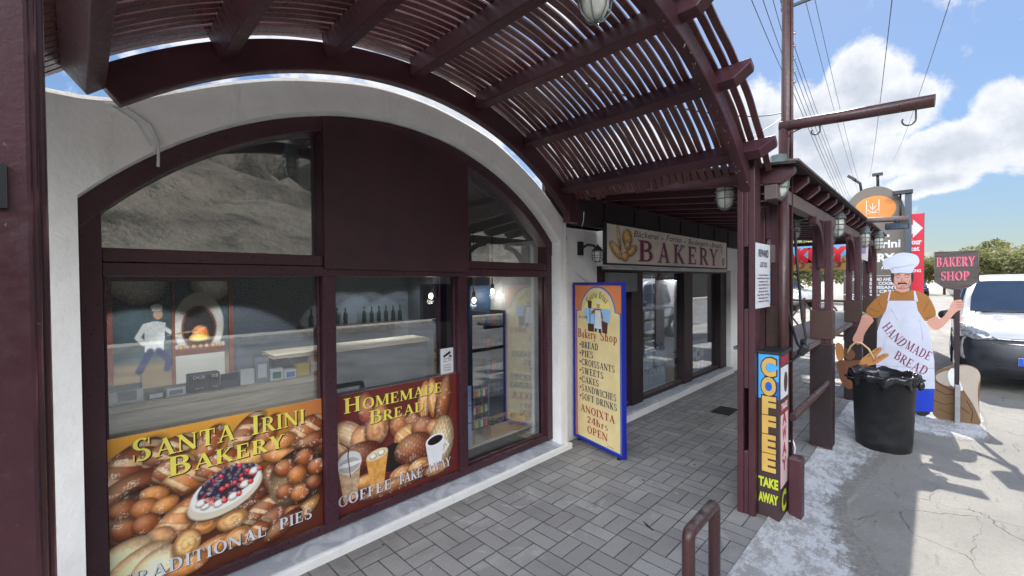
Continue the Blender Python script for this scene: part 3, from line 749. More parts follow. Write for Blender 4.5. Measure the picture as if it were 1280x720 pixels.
# second shop front: roller box, posts, panes
b = MB()
b.box(3.98, 7.86, 2.58, 2.70, 1.70, 1.757)
for x0, x1 in ((3.985, 4.06), (4.62, 4.90), (6.12, 6.42), (7.58, 7.855)): b.box(x0, x1, 2.575, 2.69, .10, 1.70)
b.box(4.06, 7.58, 2.60, 2.69, .10, .15)
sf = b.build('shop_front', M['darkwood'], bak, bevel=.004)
for x0, x1 in ((4.05, 4.63), (4.89, 6.13), (6.41, 7.59)):
    b = MB(); b.box(x0, x1, 2.65, 2.656, .14, 1.71); b.build('pane', M['shopglass'], sf)
b = MB(); b.box(4.04, 4.66, 2.52, 2.60, 1.47, 1.69); b.build('shutter_box', plain('grey_shutter', (.13, .14, .15), .5), sf, bevel=.006)
b = MB(); b.box(3.99, 7.85, 2.545, 2.578, 1.725, 1.756); b.build('head_trim', M['steel'], sf)
# the maroon fascia over the shop
b = MB(); b.box(3.34, 10.3, 2.47, 2.50, 2.142, 2.56); b.box(3.34, 9.2, 2.464, 2.4692, 2.142, 2.405); 
for x in np.arange(3.9, 9.2, .62): b.box(x-.035, x+.035, 2.452, 2.464, 2.145, 2.40)
b.box(3.31, 10.3, 2.4702, 2.84, 2.562, 2.59); b.box(3.31, 10.3, 2.80, 2.84, 2.10, 2.561); b.build('fascia', M['darkwood'], bak, bevel=.004)  # unseen cap and back closure, added to block sun leaking onto the paving
b = MB(); b.box(3.34, 9.2, 2.43, 2.4695, 2.406, 2.424); b.build('fascia_cap', M['wood'], bak)
b = MB(); b.box(3.16, 3.30, 2.38, 2.46, 2.14, 2.46); b.build('corner_block', M['wood'], bak, bevel=.006)
# plaster seam and old cable on the wall
b = MB(); b.tube([(.09, 2.494, 2.37), (.16, 2.492, 2.36), (.235, 2.49, 2.31), (.262, 2.49, 2.24), (.258, 2.492, 2.13)], .006, 6); b.tube([(.11, 2.495, 2.36), (.19, 2.492, 2.31), (.235, 2.492, 2.22)], .004, 6)
b.build('cable', plain('painted_cable', (.6, .6, .58), .8), bak)
b = MB(); b.box(3.33, 3.40, 2.60, 2.634, 2.00, 2.05); b.build('junction_box', M['black'], bak, bevel=.005)
b = MB(); b.tube([(3.45, 2.626, 1.78), (3.64, 2.62, 1.66), (3.9, 2.61, 1.53)], .011, 8); b.build('conduit', M['white'], bak)
b = MB(); b.tube([(3.47, 2.47, 2.13), (3.475, 2.45, 2.2), (3.465, 2.44, 2.27)], .003, 5); b.build('wire_end', M['white'], bak)

# ================================================================ arched pergola
PX, PZ = 1.57, .54
perg = thing('arched_pergola', 'maroon barrel vaulted slat pergola over the pavement before the arched window', 'pergola', (1.57, 1.65, 0))
for y0, y1 in ((2.385, 2.45), (.885, .945)):
    b = MB(); b.band(PX, PZ, 2.305 if y0 > 2 else 2.30, 2.455 if y0 > 2 else 2.41, 128.6 if y0 > 2 else 141, 46 if y0 > 2 else 40, y0, y1, 60); b.build('arch_beam', M['wood'], perg, bevel=.006)
def beam(ang, y0, y1, name='beam'):
    """a square purlin lying on the arches, its street end cut back"""
    a = rad(ang); d = Vector((math.cos(a), 0, math.sin(a))); t = Vector((-d.z, 0, d.x)); w2 = .036
    prof = [(y1, 2.372), (y1, 2.485), (y0, 2.485), (y0, 2.45), (y0+.075, 2.372)]
    vs = [Vector((PX, 0, PZ))+d*r+t*s_+Vector((0, y, 0)) for s_ in (-w2, w2) for y, r in prof]
    b = MB(); b.add(vs, [(0, 1, 2, 3, 4), (9, 8, 7, 6, 5)]+[(i, (i+1) % 5, (i+1) % 5+5, i+5) for i in range(5)])
    return b.build(name, M['wood'], perg, bevel=.005)
for ang in (129.5, 116.5, 103.7, 90.8, 78, 65, 51.5): beam(ang, .72, 2.384)
rs = random.Random(3); y = 2.425
while y > .80:
    wd = .0388+rs.uniform(-.002, .003); r0_ = 2.487+rs.uniform(0, .002)
    a0, a1 = 133+rs.uniform(-.5, .5), 46.5+rs.uniform(-.6, .4); n = 60
    b = MB(); ph = rs.uniform(0, 9); tl = rs.uniform(-.004, .004)
    vs = []; fs = []
    for i in range(n+1):
        a = rad(a0+(a1-a0)*i/n); c, d = math.cos(a), math.sin(a)
        dy = .0028*math.sin(i*.35+ph)+.0016*math.sin(i*1.1+ph*2)+tl*(i/n-.5)
        for r_, yy in ((r0_, y-wd/2+dy), (r0_+.013, y-wd/2+dy), (r0_+.013, y+wd/2+dy), (r0_, y+wd/2+dy)): vs.append((PX+r_*c, yy, PZ+r_*d))
    for i in range(n):
        o = 4*i
        for k in range(4): fs.append((o+k, o+(k+1) % 4, o+4+(k+1) % 4, o+4+k))
    fs += [(0, 1, 2, 3), (4*n+3, 4*n+2, 4*n+1, 4*n)]
    b.add(vs, fs); b.build('slat', M['slat'], perg); y -= .0535+rs.uniform(-.0015, .002)
def split_post(x0, x1, y0, y1, ztop, zb, slots, blk=None, root=perg, m='wood'):
    """two uprights with packing between them that leaves the slots open"""
    d = (y1-y0)*.36; b = MB()
    b.box(x0, x1, y0, y0+d, zb, ztop); b.box(x0, x1, y1-d, y1, zb, ztop)
    z = zb
    for s0, s1 in slots+[(ztop, ztop)]:
        if s0 > z: b.box(x0+.004, x1-.004, y0+d+.0005, y1-d-.0005, z, s0)
        z = s1
    return b.build('post', M[m], root, bevel=.005)
split_post(3.17, 3.30, .86, .97, 2.42, 0, [(.43, .86), (1.40, 1.82)])
split_post(-.175, -.042, .86, .97, 2.42, 0, [(.43, .86), (1.40, 1.82)])
b = MB(); b.box(-.052, -.037, .868, .90, .0, 2.4); b.box(-.043, -.031, .91, .955, .0, 2.4); b.build('post_trim', M['wood'], perg, bevel=.004)
b = MB(); b.box(-.085, -.0635, .853, .861, 1.70, 1.756); b.build('slot_plate', M['black'], perg)  # black plate standing in for a dark slot in the post
b = MB(); b.box(-.135, -.045, .76, 2.5, 2.455, 2.56); b.build('tie_beam', M['darkwood'], perg, bevel=.006)
b = MB(); b.box(-.30, -.15, .76, 2.5, 2.50, 2.62); b.build('tie_beam', M['worn'], perg, bevel=.006)
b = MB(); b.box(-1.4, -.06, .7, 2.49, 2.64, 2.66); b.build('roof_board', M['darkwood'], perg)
# nail ends left by the old fairy lights along the street arch
for k in range(26):
    b = MB(); a = rad(rs.uniform(48, 82)); c, d = math.cos(a), math.sin(a); p = Vector((PX+2.297*c, rs.uniform(.887, .94), PZ+2.297*d)); q = Vector((rs.uniform(-.014, .014), rs.uniform(-.012, .012), rs.uniform(-.016, .0)))
    b.tube([p, p+q*.5+Vector((0, 0, -.006)), p+q], .0013, 5); b.build('cable_clip', M['steel'], perg)

# ================================================================ flat pergola beyond it
fp = thing('flat_pergola', 'long flat roofed maroon pergola with split posts running on beyond the arch', 'pergola', (6.9, 1.5, 0))
X0, X1 = 3.28, 10.3
def rz(y): return 2.235+.087*(y-.6)/.9          # underside of the rafters falls to the street
b = MB(); b.add([(X0, .65, rz(.65)+.115), (X1, .65, rz(.65)+.115), (X1, 2.5, rz(2.5)+.115), (X0, 2.5, rz(2.5)+.115), (X0, .65, rz(.65)+.132), (X1, .65, rz(.65)+.132), (X1, 2.5, rz(2.5)+.132), (X0, 2.5, rz(2.5)+.132)],
    [(0, 1, 2, 3), (4, 7, 6, 5), (0, 4, 5, 1), (1, 5, 6, 2), (2, 6, 7, 3), (3, 7, 4, 0)]); b.build('roof_board', M['darkwood'], fp)
b = MB(); b.add([(X0, .635, rz(.64)+.128), (X1, .635, rz(.64)+.128), (X1, .71, rz(.71)+.134), (X0, .71, rz(.71)+.134), (X0, .635, rz(.64)+.142), (X1, .635, rz(.64)+.142), (X1, .71, rz(.71)+.146), (X0, .71, rz(.71)+.146)],
    [(0, 1, 2, 3), (4, 7, 6, 5), (0, 4, 5, 1), (1, 5, 6, 2), (2, 6, 7, 3), (3, 7, 4, 0)]); b.build('roof_edge', M['worn'], fp)
x = X0+.09
while x < X1:
    prof = [(2.45, rz(2.45)), (2.45, rz(2.45)+.112), (.67, rz(.67)+.112), (.67, rz(.67)+.07), (.75, rz(.75))]
    b = MB(); b.prism(prof, 'X', x-.03, x+.03); b.build('rafter', M['wood'], fp, bevel=.004); x += .415
b = MB(); b.box(3.32, 10.2, .765, .845, 2.145, 2.245); b.build('eaves_beam', M['worn'], fp, bevel=.006)
b = MB(); b.box(9.3, 9.38, .86, 2.45, 2.2, 2.26); b.build('end_beam', M['wood'], fp, bevel=.006)
split_post(3.60, 3.70, .825, .955, 2.14, 0, [(1.42, 1.9)], root=fp)
b = MB(); b.box(3.585, 3.71, .79, .90, .2, 1.40); b.build('post_block', M['brownwood'], fp, bevel=.004)
for x, yy in ((4.93, .695), (7.12, .70), (9.3, .71)):
    split_post(x, x+.12, yy, yy+.15, 2.145, 0, [(1.32, 1.72)], root=fp)
    b = MB(); b.box(x-.012, x+.135, yy-.012, yy+.165, 1.032, 1.30); b.build('post_block', M['brownwood'], fp, bevel=.004)
    b = MB(); b.box(x-.012, x+.135, yy-.012, yy+.165, .02, .985); b.build('post_block', M['darkwood'], fp, bevel=.004)
    # curved brace under the eaves beam
    b = MB(); b.band(x-.42, 1.70, .38, .445, 0, 90, yy+.045, yy+.105, 16); b.build('brace', M['wood'], fp, bevel=.006)
b = MB(); b.band(3.60-.001+.42, 1.72, .38, .44, 90, 180, .84, .90, 16); b.build('brace', M['worn'], fp, bevel=.006)

# ================================================================ window posters
def brd(r, g, b_): return srgb(r, g, b_)
BR = [brd(176, 104, 52), brd(148, 78, 38), brd(196, 128, 66), brd(120, 58, 30), brd(206, 150, 88)]
p1 = thing('window_poster', 'large bread and cake poster lettered Santa Irini Bakery on the left window', 'poster', (.545, 2.6, .12))
W1, H1 = .945, .79; O1 = (.076, 2.645, .112)
cv = Canvas(W1, H1, .003, brd(110, 50, 26))
yy = cv.y/H1; xx = cv.x/W1
g = np.clip((yy-.55)/.45, 0, 1)[..., None]
cv.c = np.array(brd(92, 42, 22))*(1-g)+np.array(brd(236, 168, 62))*g
cv.put(np.clip((xx-.55)/.45, 0, 1)*np.clip((yy-.6)/.4, 0, 1)*.75, brd(178, 84, 66))
def E1(x, z, rx, rz, rot, col, kind='bread', seed=0): cv.ell(x-O1[0], z-O1[2], rx, rz, rot, col, kind, seed=seed)
for k, (x, z, rx, rz, rot, c, kd) in enumerate([
    (.13, .74, .19, .085, 42, BR[3], 'scored'), (.30, .79, .12, .06, 25, BR[3], 'scored'), (.46, .785, .10, .055, 60, BR[1], 'bread'), (.62, .80, .13, .06, 50, BR[3], 'scored'), (.73, .78, .1, .05, 60, BR[1], 'bread'),
    (.93, .735, .12, .075, 24, BR[1], 'scored'), (.96, .66, .1, .05, 15, BR[3], 'bread'), (.16, .64, .15, .085, 22, BR[3], 'bread'), (.31, .70, .09, .06, 20, BR[1], 'scored'), (.36, .63, .13, .07, 18, BR[0], 'scored'), (.50, .67, .12, .06, 24, BR[1], 'scored'),
    (.67, .66, .15, .05, 8, BR[4], 'bread'), (.78, .69, .1, .05, 20, BR[2], 'bread'), (.80, .62, .12, .04, -14, BR[2], 'bread'),
    (.62, .43, .13, .06, 30, BR[3], 'bread'), (.75, .50, .06, .09, 12, BR[3], 'bread'), (.72, .36, .14, .06, 24, BR[3], 'scored'), (.74, .28, .15, .055, 28, (.2, .06, .03), 'bread'), (.86, .30, .07, .04, 40, BR[1], 'bread'), (.93, .27, .09, .045, 40, BR[4], 'weave'),
    (.88, .47, .17, .16, 70, (.09, .045, .02), 'weave'), (.81, .545, .058, .052, 0, BR[1], 'bread'), (.92, .575, .055, .052, 0, BR[1], 'bread'), (.875, .485, .056, .054, 0, BR[0], 'bread'), (.985, .50, .055, .05, 0, BR[1], 'bread'), (.81, .41, .05, .046, 0, BR[1], 'bread'), (.89, .375, .056, .05, 0, BR[0], 'bread'), (.97, .41, .05, .045, 0, BR[3], 'bread'),
    (.19, .52, .145, .145, 45, brd(150, 92, 48), 'weave'), (.18, .535, .12, .11, 45, (.06, .022, .01), 'bread'), (.125, .57, .055, .045, 20, BR[1], 'bread'), (.235, .60, .06, .04, -15, BR[2], 'bread'), (.20, .545, .058, .05, 0, BR[0], 'bread'), (.275, .535, .058, .04, 20, BR[2], 'bread'), (.13, .475, .055, .05, 0, BR[1], 'bread'), (.205, .47, .055, .052, 10, BR[1], 'bread'),
    (.34, .445, .16, .075, 36, brd(196, 126, 72), 'scored'), (.245, .375, .07, .062, 10, brd(216, 160, 112), 'bread'),
    (.105, .33, .14, .08, 30, brd(240, 214, 168), 'bread'), (.165, .27, .15, .085, 32, brd(236, 206, 160), 'bread'), (.24, .24, .12, .09, 36, brd(246, 224, 184), 'bread'),
    (.44, .375, .075, .052, 12, BR[2], 'swirl'), (.55, .35, .075, .055, 8, brd(214, 160, 96), 'swirl'), (.355, .305, .06, .075, -18, brd(220, 170, 104), 'swirl'), (.47, .245, .11, .05, 12, BR[2], 'swirl'), (.57, .25, .07, .05, 20, brd(210, 150, 90), 'swirl'), (.36, .20, .1, .05, 10, BR[2], 'bread'), (.66, .24, .08, .05, 30, BR[1], 'scored'), (.8, .22, .12, .05, 30, BR[3], 'weave')]):
    E1(x, z, rx, rz, rot, c, kd, k)
# the berry cake
E1(.525, .485, .185, .095, 16, brd(150, 96, 60)); E1(.527, .50, .178, .1, 18, brd(228, 218, 196), 'flat'); E1(.53, .53, .168, .098, 18, brd(248, 246, 240), 'flat'); E1(.535, .55, .145, .08, 18, brd(58, 44, 60), 'flat')
r_ = random.Random(5)
for k in range(90):
    a = r_.uniform(0, 6.283); q = math.sqrt(r_.random()); dx, dz = .13*q*math.cos(a), .068*q*math.sin(a)
    E1(.535+dx*.95-dz*.3, .556+dz+dx*.3, .0135, .0135, 0, brd(48, 52, 96) if k % 4 else brd(200, 30, 58), 'bread', k)
for dx, dz in ((-.10, -.045), (-.045, -.07), (.02, -.075), (.075, -.045), (.12, 0.), (-.12, -.02)):
    E1(.535+dx, .545+dz+dx*.3, .026, .02, 30, brd(245, 240, 235), 'swirl', 3); E1(.535+dx+.028, .548+dz+dx*.3, .014, .014, 0, brd(206, 30, 52), 'bread', 9)
brdp = cv.build('poster_sheet', O1, (1, 0, 0), (0, 0, 1), .003, [M['print'], M['white']], p1)
def word(root, name, items, mats):
    for kw in items:       # every line of lettering (and its drop shadow) is a part
        b = MB(); k = dict(kw); mi = k.pop('mi', 0); letter(b, **k); b.build(name, mats[mi], root, recalc=False)
NX = (1, 0, 0); NZ = (0, 0, 1)
LY = 2.6435
def twice(s, x, z, size, width, caps, mi, sh=.006, **k):
    return [dict(s=s, O=(x+sh, LY, z-sh), U=NX, Vv=NZ, size=size, width=width, caps=caps, mi=1, off=.0, **k), dict(s=s, O=(x, LY, z), U=NX, Vv=NZ, size=size, width=width, caps=caps, mi=mi, off=.0015, **k)]
word(p1, 'lettering', twice('SANTA', .155, .775, .105, .42, .8, 0)+twice('IRINI', .645, .775, .105, .285, .8, 0)+twice('BAKERY', .285, .665, .095, .53, .8, 0)
     +twice('TRADITIONAL', .095, .20, .062, .62, 1, 2, .004)+twice('PIES', .775, .20, .062, .185, 1, 2, .004), [M['yellow'], M['shade'], M['silverink']])

p2 = thing('window_poster', 'poster of bread baskets and iced coffees lettered Homemade Bread on the middle window', 'poster', (1.55, 2.6, .15))
O2 = (1.102, 2.645, .138); W2, H2 = .95, .757
cv = Canvas(W2, H2, .003, brd(108, 40, 36))
cv.c = cv.c*(.8+.5*fbm(cv.x*9, cv.y*9))[..., None]
def E2(x, z, rx, rz, rot, col, kind='bread', seed=0): cv.ell(x-O2[0], z-O2[2], rx, rz, rot, col, kind, seed=seed)
for k, (x, z, rx, rz, rot, c, kd) in enumerate([
    (1.32, .76, .07, .13, 10, brd(150, 70, 56), 'bread'), (1.75, .72, .055, .17, -8, brd(206, 140, 80), 'scored'), (1.83, .74, .05, .16, 4, brd(218, 150, 84), 'scored'), (1.92, .70, .07, .2, -14, brd(150, 84, 44), 'weave'), (1.42, .70, .06, .12, 10, brd(170, 96, 60), 'bread'),
    (1.15, .60, .11, .13, 20, brd(190, 136, 100), 'scored'), (1.20, .64, .07, .12, 50, brd(214, 172, 136), 'scored'), (1.28, .58, .08, .1, 20, brd(200, 140, 96), 'bread'), (1.38, .62, .09, .11, -10, brd(196, 138, 92), 'swirl'), (1.55, .61, .08, .09, 0, brd(176, 104, 64), 'swirl'), (1.66, .60, .07, .08, 10, brd(150, 84, 54), 'bread'),
    (1.60, .53, .10, .075, 20, brd(206, 144, 80), 'scored'), (1.74, .55, .1, .08, 5, brd(150, 90, 60), 'bread'), (1.84, .52, .07, .07, 20, brd(190, 126, 76), 'bread'),
    (1.25, .47, .17, .10, 8, brd(128, 62, 44), 'weave'), (1.50, .40, .1, .10, 0, (.02, .01, .01), 'flat'), (1.66, .42, .16, .11, 4, brd(150, 84, 54), 'weave'), (1.90, .40, .12, .2, -10, brd(210, 190, 150), 'weave'),
    (1.30, .30, .09, .05, 0, brd(190, 130, 70), 'bread'), (1.56, .27, .10, .055, 8, brd(186, 130, 80), 'swirl'), (1.70, .28, .1, .05, 10, brd(206, 150, 96), 'swirl'), (1.78, .24, .12, .05, 12, brd(150, 90, 50), 'bread'), (1.55, .21, .3, .05, 4, brd(128, 76, 44), 'bread'), (1.86, .21, .12, .05, 4, brd(176, 120, 70), 'swirl')]):
    E2(x, z, rx, rz, rot, c, kd, k)
def P2(pts, col, tex=.12, seed=0): cv.poly([(x-O2[0], z-O2[2]) for x, z in pts], col, tex, seed)
P2([(1.115, .44), (1.265, .455), (1.238, .22), (1.15, .21)], brd(206, 172, 136), .5, 3); E2(1.19, .455, .082, .075, 0, brd(226, 226, 226), 'flat'); E2(1.19, .44, .07, .05, 0, brd(190, 182, 176), 'flat'); E2(1.19, .445, .084, .014, 0, brd(245, 245, 245), 'flat')
cv.line([(1.18-O2[0], .50-O2[2]), (1.185-O2[0], .55-O2[2]), (1.13-O2[0], .60-O2[2])], .005, (.02, .02, .02)); cv.line([(1.195-O2[0], .36-O2[2]), (1.18-O2[0], .50-O2[2])], .004, (.05, .04, .04))
P2([(1.30, .44), (1.46, .465), (1.425, .24), (1.335, .23)], brd(232, 168, 84), .35, 5); E2(1.38, .455, .08, .035, 8, brd(240, 220, 180), 'flat'); E2(1.35, .45, .025, .02, 0, brd(250, 245, 230), 'bread'); E2(1.41, .46, .025, .02, 0, brd(250, 245, 230), 'bread')
P2([(1.76, .41), (1.93, .43), (1.90, .25), (1.79, .24)], brd(240, 240, 242), .06); E2(1.845, .425, .087, .045, 6, brd(248, 248, 250), 'flat'); E2(1.845, .425, .07, .033, 6, (.012, .006, .004), 'flat'); cv.line([(1.93-O2[0], .40-O2[2]), (1.965-O2[0], .36-O2[2]), (1.92-O2[0], .31-O2[2])], .011, brd(238, 238, 240))
cv.build('poster_sheet', O2, (1, 0, 0), (0, 0, 1), .003, [M['print'], M['white']], p2)
word(p2, 'lettering', twice('HOMEMADE', 1.155, .775, .095, .76, .76, 0, .005)+twice('BREAD', 1.325, .668, .088, .43, .8, 0, .005)
     +twice('COFFEE', 1.11, .195, .066, .375, 1, 2, .004)+twice('TAKE', 1.53, .195, .066, .2, 1, 2, .004)+twice('AWAY', 1.765, .195, .066, .22, 1, 2, .004), [M['yellow'], M['shade'], M['silverink']])
# the CCTV notice
ct = thing('notice_sticker', 'small white CCTV sticker at the right edge of the middle window', 'sticker', (1.98, 2.64, .90))
b = MB(); b.box(1.925, 2.045, 2.6765, 2.679, .895, 1.09); b.build('sticker_sheet', M['paper'], ct)
b = MB(); ly = 2.676
letter(b, 'CCTV', (1.985, ly, .985), NX, NZ, .032, 'sans', .075, 'c', off=.0005)
for z, s_ in ((.957, 'on these'), (.938, 'premises'), (.919, 'recording')): letter(b, s_, (1.985, ly, z), NX, NZ, .013, 'sans', .07, 'c', off=.0005)
b.prism([(1.945, 1.035), (1.955, 1.02), (2.02, 1.05), (2.012, 1.068)], 'Y', ly-.0012, ly-.0006); b.prism([(2.0, 1.02), (2.03, 1.02), (2.03, 1.026), (2.008, 1.04)], 'Y', ly-.0012, ly-.0006)
b.build('lettering', M['ink'], ct, recalc=False)

# ================================================================ inside the shop window
cnt = thing('window_counter', 'pale oak counter standing just inside the left window', 'counter', (.55, 2.95, .06))
b = MB(); b.box(.03, 1.14, 2.77, 2.80, .06, .985); b.build('front_panel', M['oak'], cnt); b = MB(); b.box(.02, 1.16, 2.755, 3.12, .986, 1.022); b.build('counter_top', M['oak'], cnt, bevel=.004)
b = MB(); b.box(1.13, 1.16, 2.80, 3.1, .06, .985); b.build('side_panel', M['oak'], cnt)
def colr(name, r, g, b_, rough=.5): 
    if name not in M: M[name] = plain(name, srgb(r, g, b_), rough, 0, .06)
    return M[name]
BOX = 'small boxes along the window counter'
def pack(x0, x1, h, y0, dep, mats, label, kind='carton', art=None, z0=1.0225):
    t = thing(kind, label, 'box', ((x0+x1)/2, y0+dep/2, z0), BOX)
    b = MB(); b.box(x0, x1, y0, y0+dep, z0, z0+h); b.build('box_body', mats[0], t, bevel=.002)
    if len(mats) > 1:
        b = MB(); b.box(x0+.012, x1-.012, y0-.0015, y0-.0004, z0+h*.18, z0+h*.72); b.build('label_print', mats[1], t)
    return t
t = thing('display_box', 'white open fronted display box at the left end of the window counter', 'box', (.15, 2.83, 1.0225), BOX)
b = MB(); b.box(.092, .21, 2.80, 2.805, 1.0225, 1.085); b.prism([(2.80, 1.0225), (2.88, 1.0225), (2.88, 1.145), (2.87, 1.15), (2.80, 1.085)], 'X', .088, .0915); b.prism([(2.80, 1.0225), (2.88, 1.0225), (2.88, 1.145), (2.87, 1.15), (2.80, 1.085)], 'X', .2105, .214); b.box(.092, .21, 2.875, 2.88, 1.0225, 1.10)
b.build('box_body', M['white'], t); b = MB(); b.box(.12, .19, 2.7985, 2.7996, 1.035, 1.08); b.build('label_print', colr('grey_print', 96, 104, 112), t)
colr('card_black', 26, 27, 30); colr('card_blue', 36, 52, 92); colr('card_yellow', 226, 190, 40); colr('card_green', 30, 120, 86); colr('card_sky', 92, 138, 206); colr('card_peach', 206, 150, 120); colr('card_grey', 150, 156, 164)
pack(.225, .30, .038, 2.79, .06, [M['card_black'], M['white']], 'low black carton next to the white display box on the window counter')
pack(.305, .385, .042, 2.80, .07, [M['white'], M['card_grey']], 'flat white carton left of the black paper boxes on the window counter')
for x0, x1, lab in ((.395, .485, 'wide black box with three white rings on the window counter'), (.487, .535, 'narrow black box with white rings, right of its wider twin')):
    t = pack(x0, x1, .095, 2.79, .075, [M['card_black']], lab)
    b = MB(); k_ = (x1-x0)
    letter(b, 'OCB', ((x0+x1)/2, 2.788, 1.095), NX, NZ, .016, 'sans', k_*.6, 'c', bold=.02, off=.001); letter(b, 'OCB', ((x0+x1)/2, 2.788, 1.04), NX, NZ, .008, 'sans', k_*.4, 'c', off=.001); b.build('lettering', M['white'], t, recalc=False)
pack(.545, .625, .075, 2.80, .03, [M['card_blue'], M['card_black']], 'dark blue tilted packet right of the black boxes on the counter', 'packet')
pack(.635, .705, .09, 2.80, .05, [M['white']], 'plain white carton in the middle of the window counter')
pack(.71, .78, .15, 2.80, .06, [M['card_grey'], M['white']], 'tall grey and white display pack, tallest on the window counter', 'packet')
pack(.785, .855, .07, 2.79, .05, [M['white'], M['card_green']], 'white carton with a green shield on the window counter')
pack(.86, .93, .055, 2.79, .05, [M['white'], M['card_sky']], 'white carton with a light blue label on the window counter')
pack(.935, 1.01, .075, 2.80, .06, [M['card_yellow']], 'bright yellow carton near the right end of the window counter')
pack(1.02, 1.07, .11, 2.80, .06, [M['card_peach'], M['white']], 'peach coloured carton at the right end of the window counter')
pack(.84, .93, .1, 2.90, .06, [M['card_black']], 'black box standing behind the green and blue cartons')

# the picture of the baker and his oven, on the room's back wall
pic = thing('wall_painting', 'framed painting of a baker sliding bread into a stone oven, on the back wall', 'painting', (.63, 5.19, .8))
PX0, PX1, PZ0, PZ1 = .20, 1.07, .60, 1.63; PY = 5.17
cv = Canvas(PX1-PX0, PZ1-PZ0, .008, srgb(66, 86, 92)); cw, ch_ = PX1-PX0, PZ1-PZ0
def ep(u, v, ru, rv, rot, c, kind='flat', sd=0): cv.ell(u*cw, v*ch_, ru*cw, rv*ch_, rot, srgb(*c), kind, seed=sd)
cv.c *= (.6+.9*fbm(cv.x*7, cv.y*7))[..., None]
cv.put(np.clip((.32-cv.y/ch_)/.1, 0, 1), srgb(150, 128, 96)); ep(.2, 1.0, .25, .22, 30, (200, 196, 186), 'bread', 2); ep(.86, 1.0, .22, .2, -30, (206, 200, 190), 'bread', 4)
ep(.72, .58, .24, .32, 0, (206, 200, 190)); cv.put(((cv.y/ch_) < .4)*1.*(np.abs(cv.x/cw-.72) < .235), srgb(196, 190, 178)); ep(.72, .55, .17, .22, 0, (120, 60, 48)); ep(.72, .54, .15, .2, 0, (34, 22, 20)); ep(.73, .50, .08, .08, 0, (230, 120, 40), 'swirl', 3); ep(.72, .46, .1, .04, 0, (250, 190, 70), 'bread', 2)
cv.poly([(.5*cw, .36*ch_), (.98*cw, .36*ch_), (.98*cw, .30*ch_), (.5*cw, .30*ch_)], srgb(120, 70, 52)); 
for k in range(7): ep(.55+.06*k, .375, .028, .02, 0, (176, 120, 70), 'bread', k)
cv.poly([(.24*cw, .62*ch_), (.33*cw, .64*ch_), (.42*cw, .62*ch_), (.40*cw, .36*ch_), (.25*cw, .36*ch_)], srgb(226, 224, 220)); ep(.36, .70, .04, .05, 0, (206, 160, 130)); ep(.35, .765, .05, .03, 0, (236, 234, 230)); ep(.35, .74, .045, .012, 0, (226, 224, 220))
cv.line([(.25*cw, .6*ch_), (.19*cw, .5*ch_), (.24*cw, .44*ch_)], .025, srgb(226, 224, 220)); cv.line([(.40*cw, .58*ch_), (.5*cw, .5*ch_)], .02, srgb(226, 224, 220)); cv.line([(.44*cw, .5*ch_), (.7*cw, .53*ch_)], .008, srgb(170, 130, 90))
cv.line([(.29*cw, .37*ch_), (.2*cw, .2*ch_)], .035, srgb(44, 54, 96)); cv.line([(.36*cw, .37*ch_), (.45*cw, .27*ch_), (.43*cw, .2*ch_)], .035, srgb(44, 54, 96))
cv.build('canvas', (PX0, PY, PZ0), NX, NZ, .02, [M['painted'], M['brownwood']], pic)
b = MB()
for x0, x1, z0, z1 in ((PX0-.04, PX0, PZ0-.04, PZ1+.04), (PX1, PX1+.04, PZ0-.04, PZ1+.04), (PX0, PX1, PZ1, PZ1+.04), (PX0, PX1, PZ0-.04, PZ0), (.61, .635, PZ0, PZ1)): b.box(x0, x1, PY-.02, PY+.015, z0, z1)
b.build('picture_frame', colr('terracotta_frame', 132, 74, 56), pic, bevel=.004)

# spot lights, hanging bulbs and goods deeper in the room
def spot(x, y, z, label, st=.30, en=9):
    t = thing('ceiling_spot', label, 'spotlight', (x, y, z), 'lit spotlights inside the shop')
    b = MB(); b.tube([(x, y, z+st), (x, y, z+.05)], .008, 6); b.build('stem', M['black'], t); b = MB(); b.lathe([(.02, .06), (.032, .05), (.036, .004)], (x, y, z), 12); b.build('can', M['black'], t); b = MB(); b.lathe([(.03, .0), (.030, .003)], (x, y, z), 12); b.build('lens', M['spot'], t)
    l = bpy.data.lights.new('spot_light', 'SPOT'); l.energy = en; l.spot_size = rad(75); l.color = (.9, .95, 1); l.shadow_soft_size = .03
    o = bpy.data.objects.new('spot_light', l); COL.objects.link(o); o.parent = t; o.location = (0, 0, -.02); o.rotation_euler = (rad(35), 0, 0)
for x, lab in ((2.30, 'leftmost lit ceiling spot in the middle window'), (2.62, 'second lit ceiling spot from the left in the middle window'), (3.05, 'lit ceiling spot left of the middle window mullion')): spot(x, 4.55, 1.72, lab)
spot(2.40, 3.9, 1.76, 'lit ceiling spot high in the right hand window'); spot(1.1, 4.2, 1.72, 'added spot hidden behind the transom, lighting the baker painting', .1, 24); spot(.4, 4.2, 1.72, 'added spot hidden behind the transom, lighting the left of the baker painting', .1, 24)  # last two spots are added, kept behind the transom to light the painting
def pend(x, y, z, label):
    t = thing('pendant_lamp', label, 'lamp', (x, y, z), 'bare bulbs hanging inside the shop')
    b = MB(); b.tube([(x, y, z+.075), (x, y, 2.1)], .006, 6); b.build('flex', M['black'], t); b = MB(); b.lathe([(.012, .08), (.018, .07), (.018, .035), (.012, .03)], (x, y, z), 10); b.build('holder', M['black'], t)
    b = MB(); b.ball((x, y, z), .021, .021, .027, 12, 9); b.build('bulb', M['bulb'], t)
    l = bpy.data.lights.new('bulb_light', 'POINT'); l.energy = .7; l.color = (1, .9, .75); l.shadow_soft_size = .03; o = bpy.data.objects.new('bulb_light', l); COL.objects.link(o); o.parent = t; o.location = (0, 0, -.05)
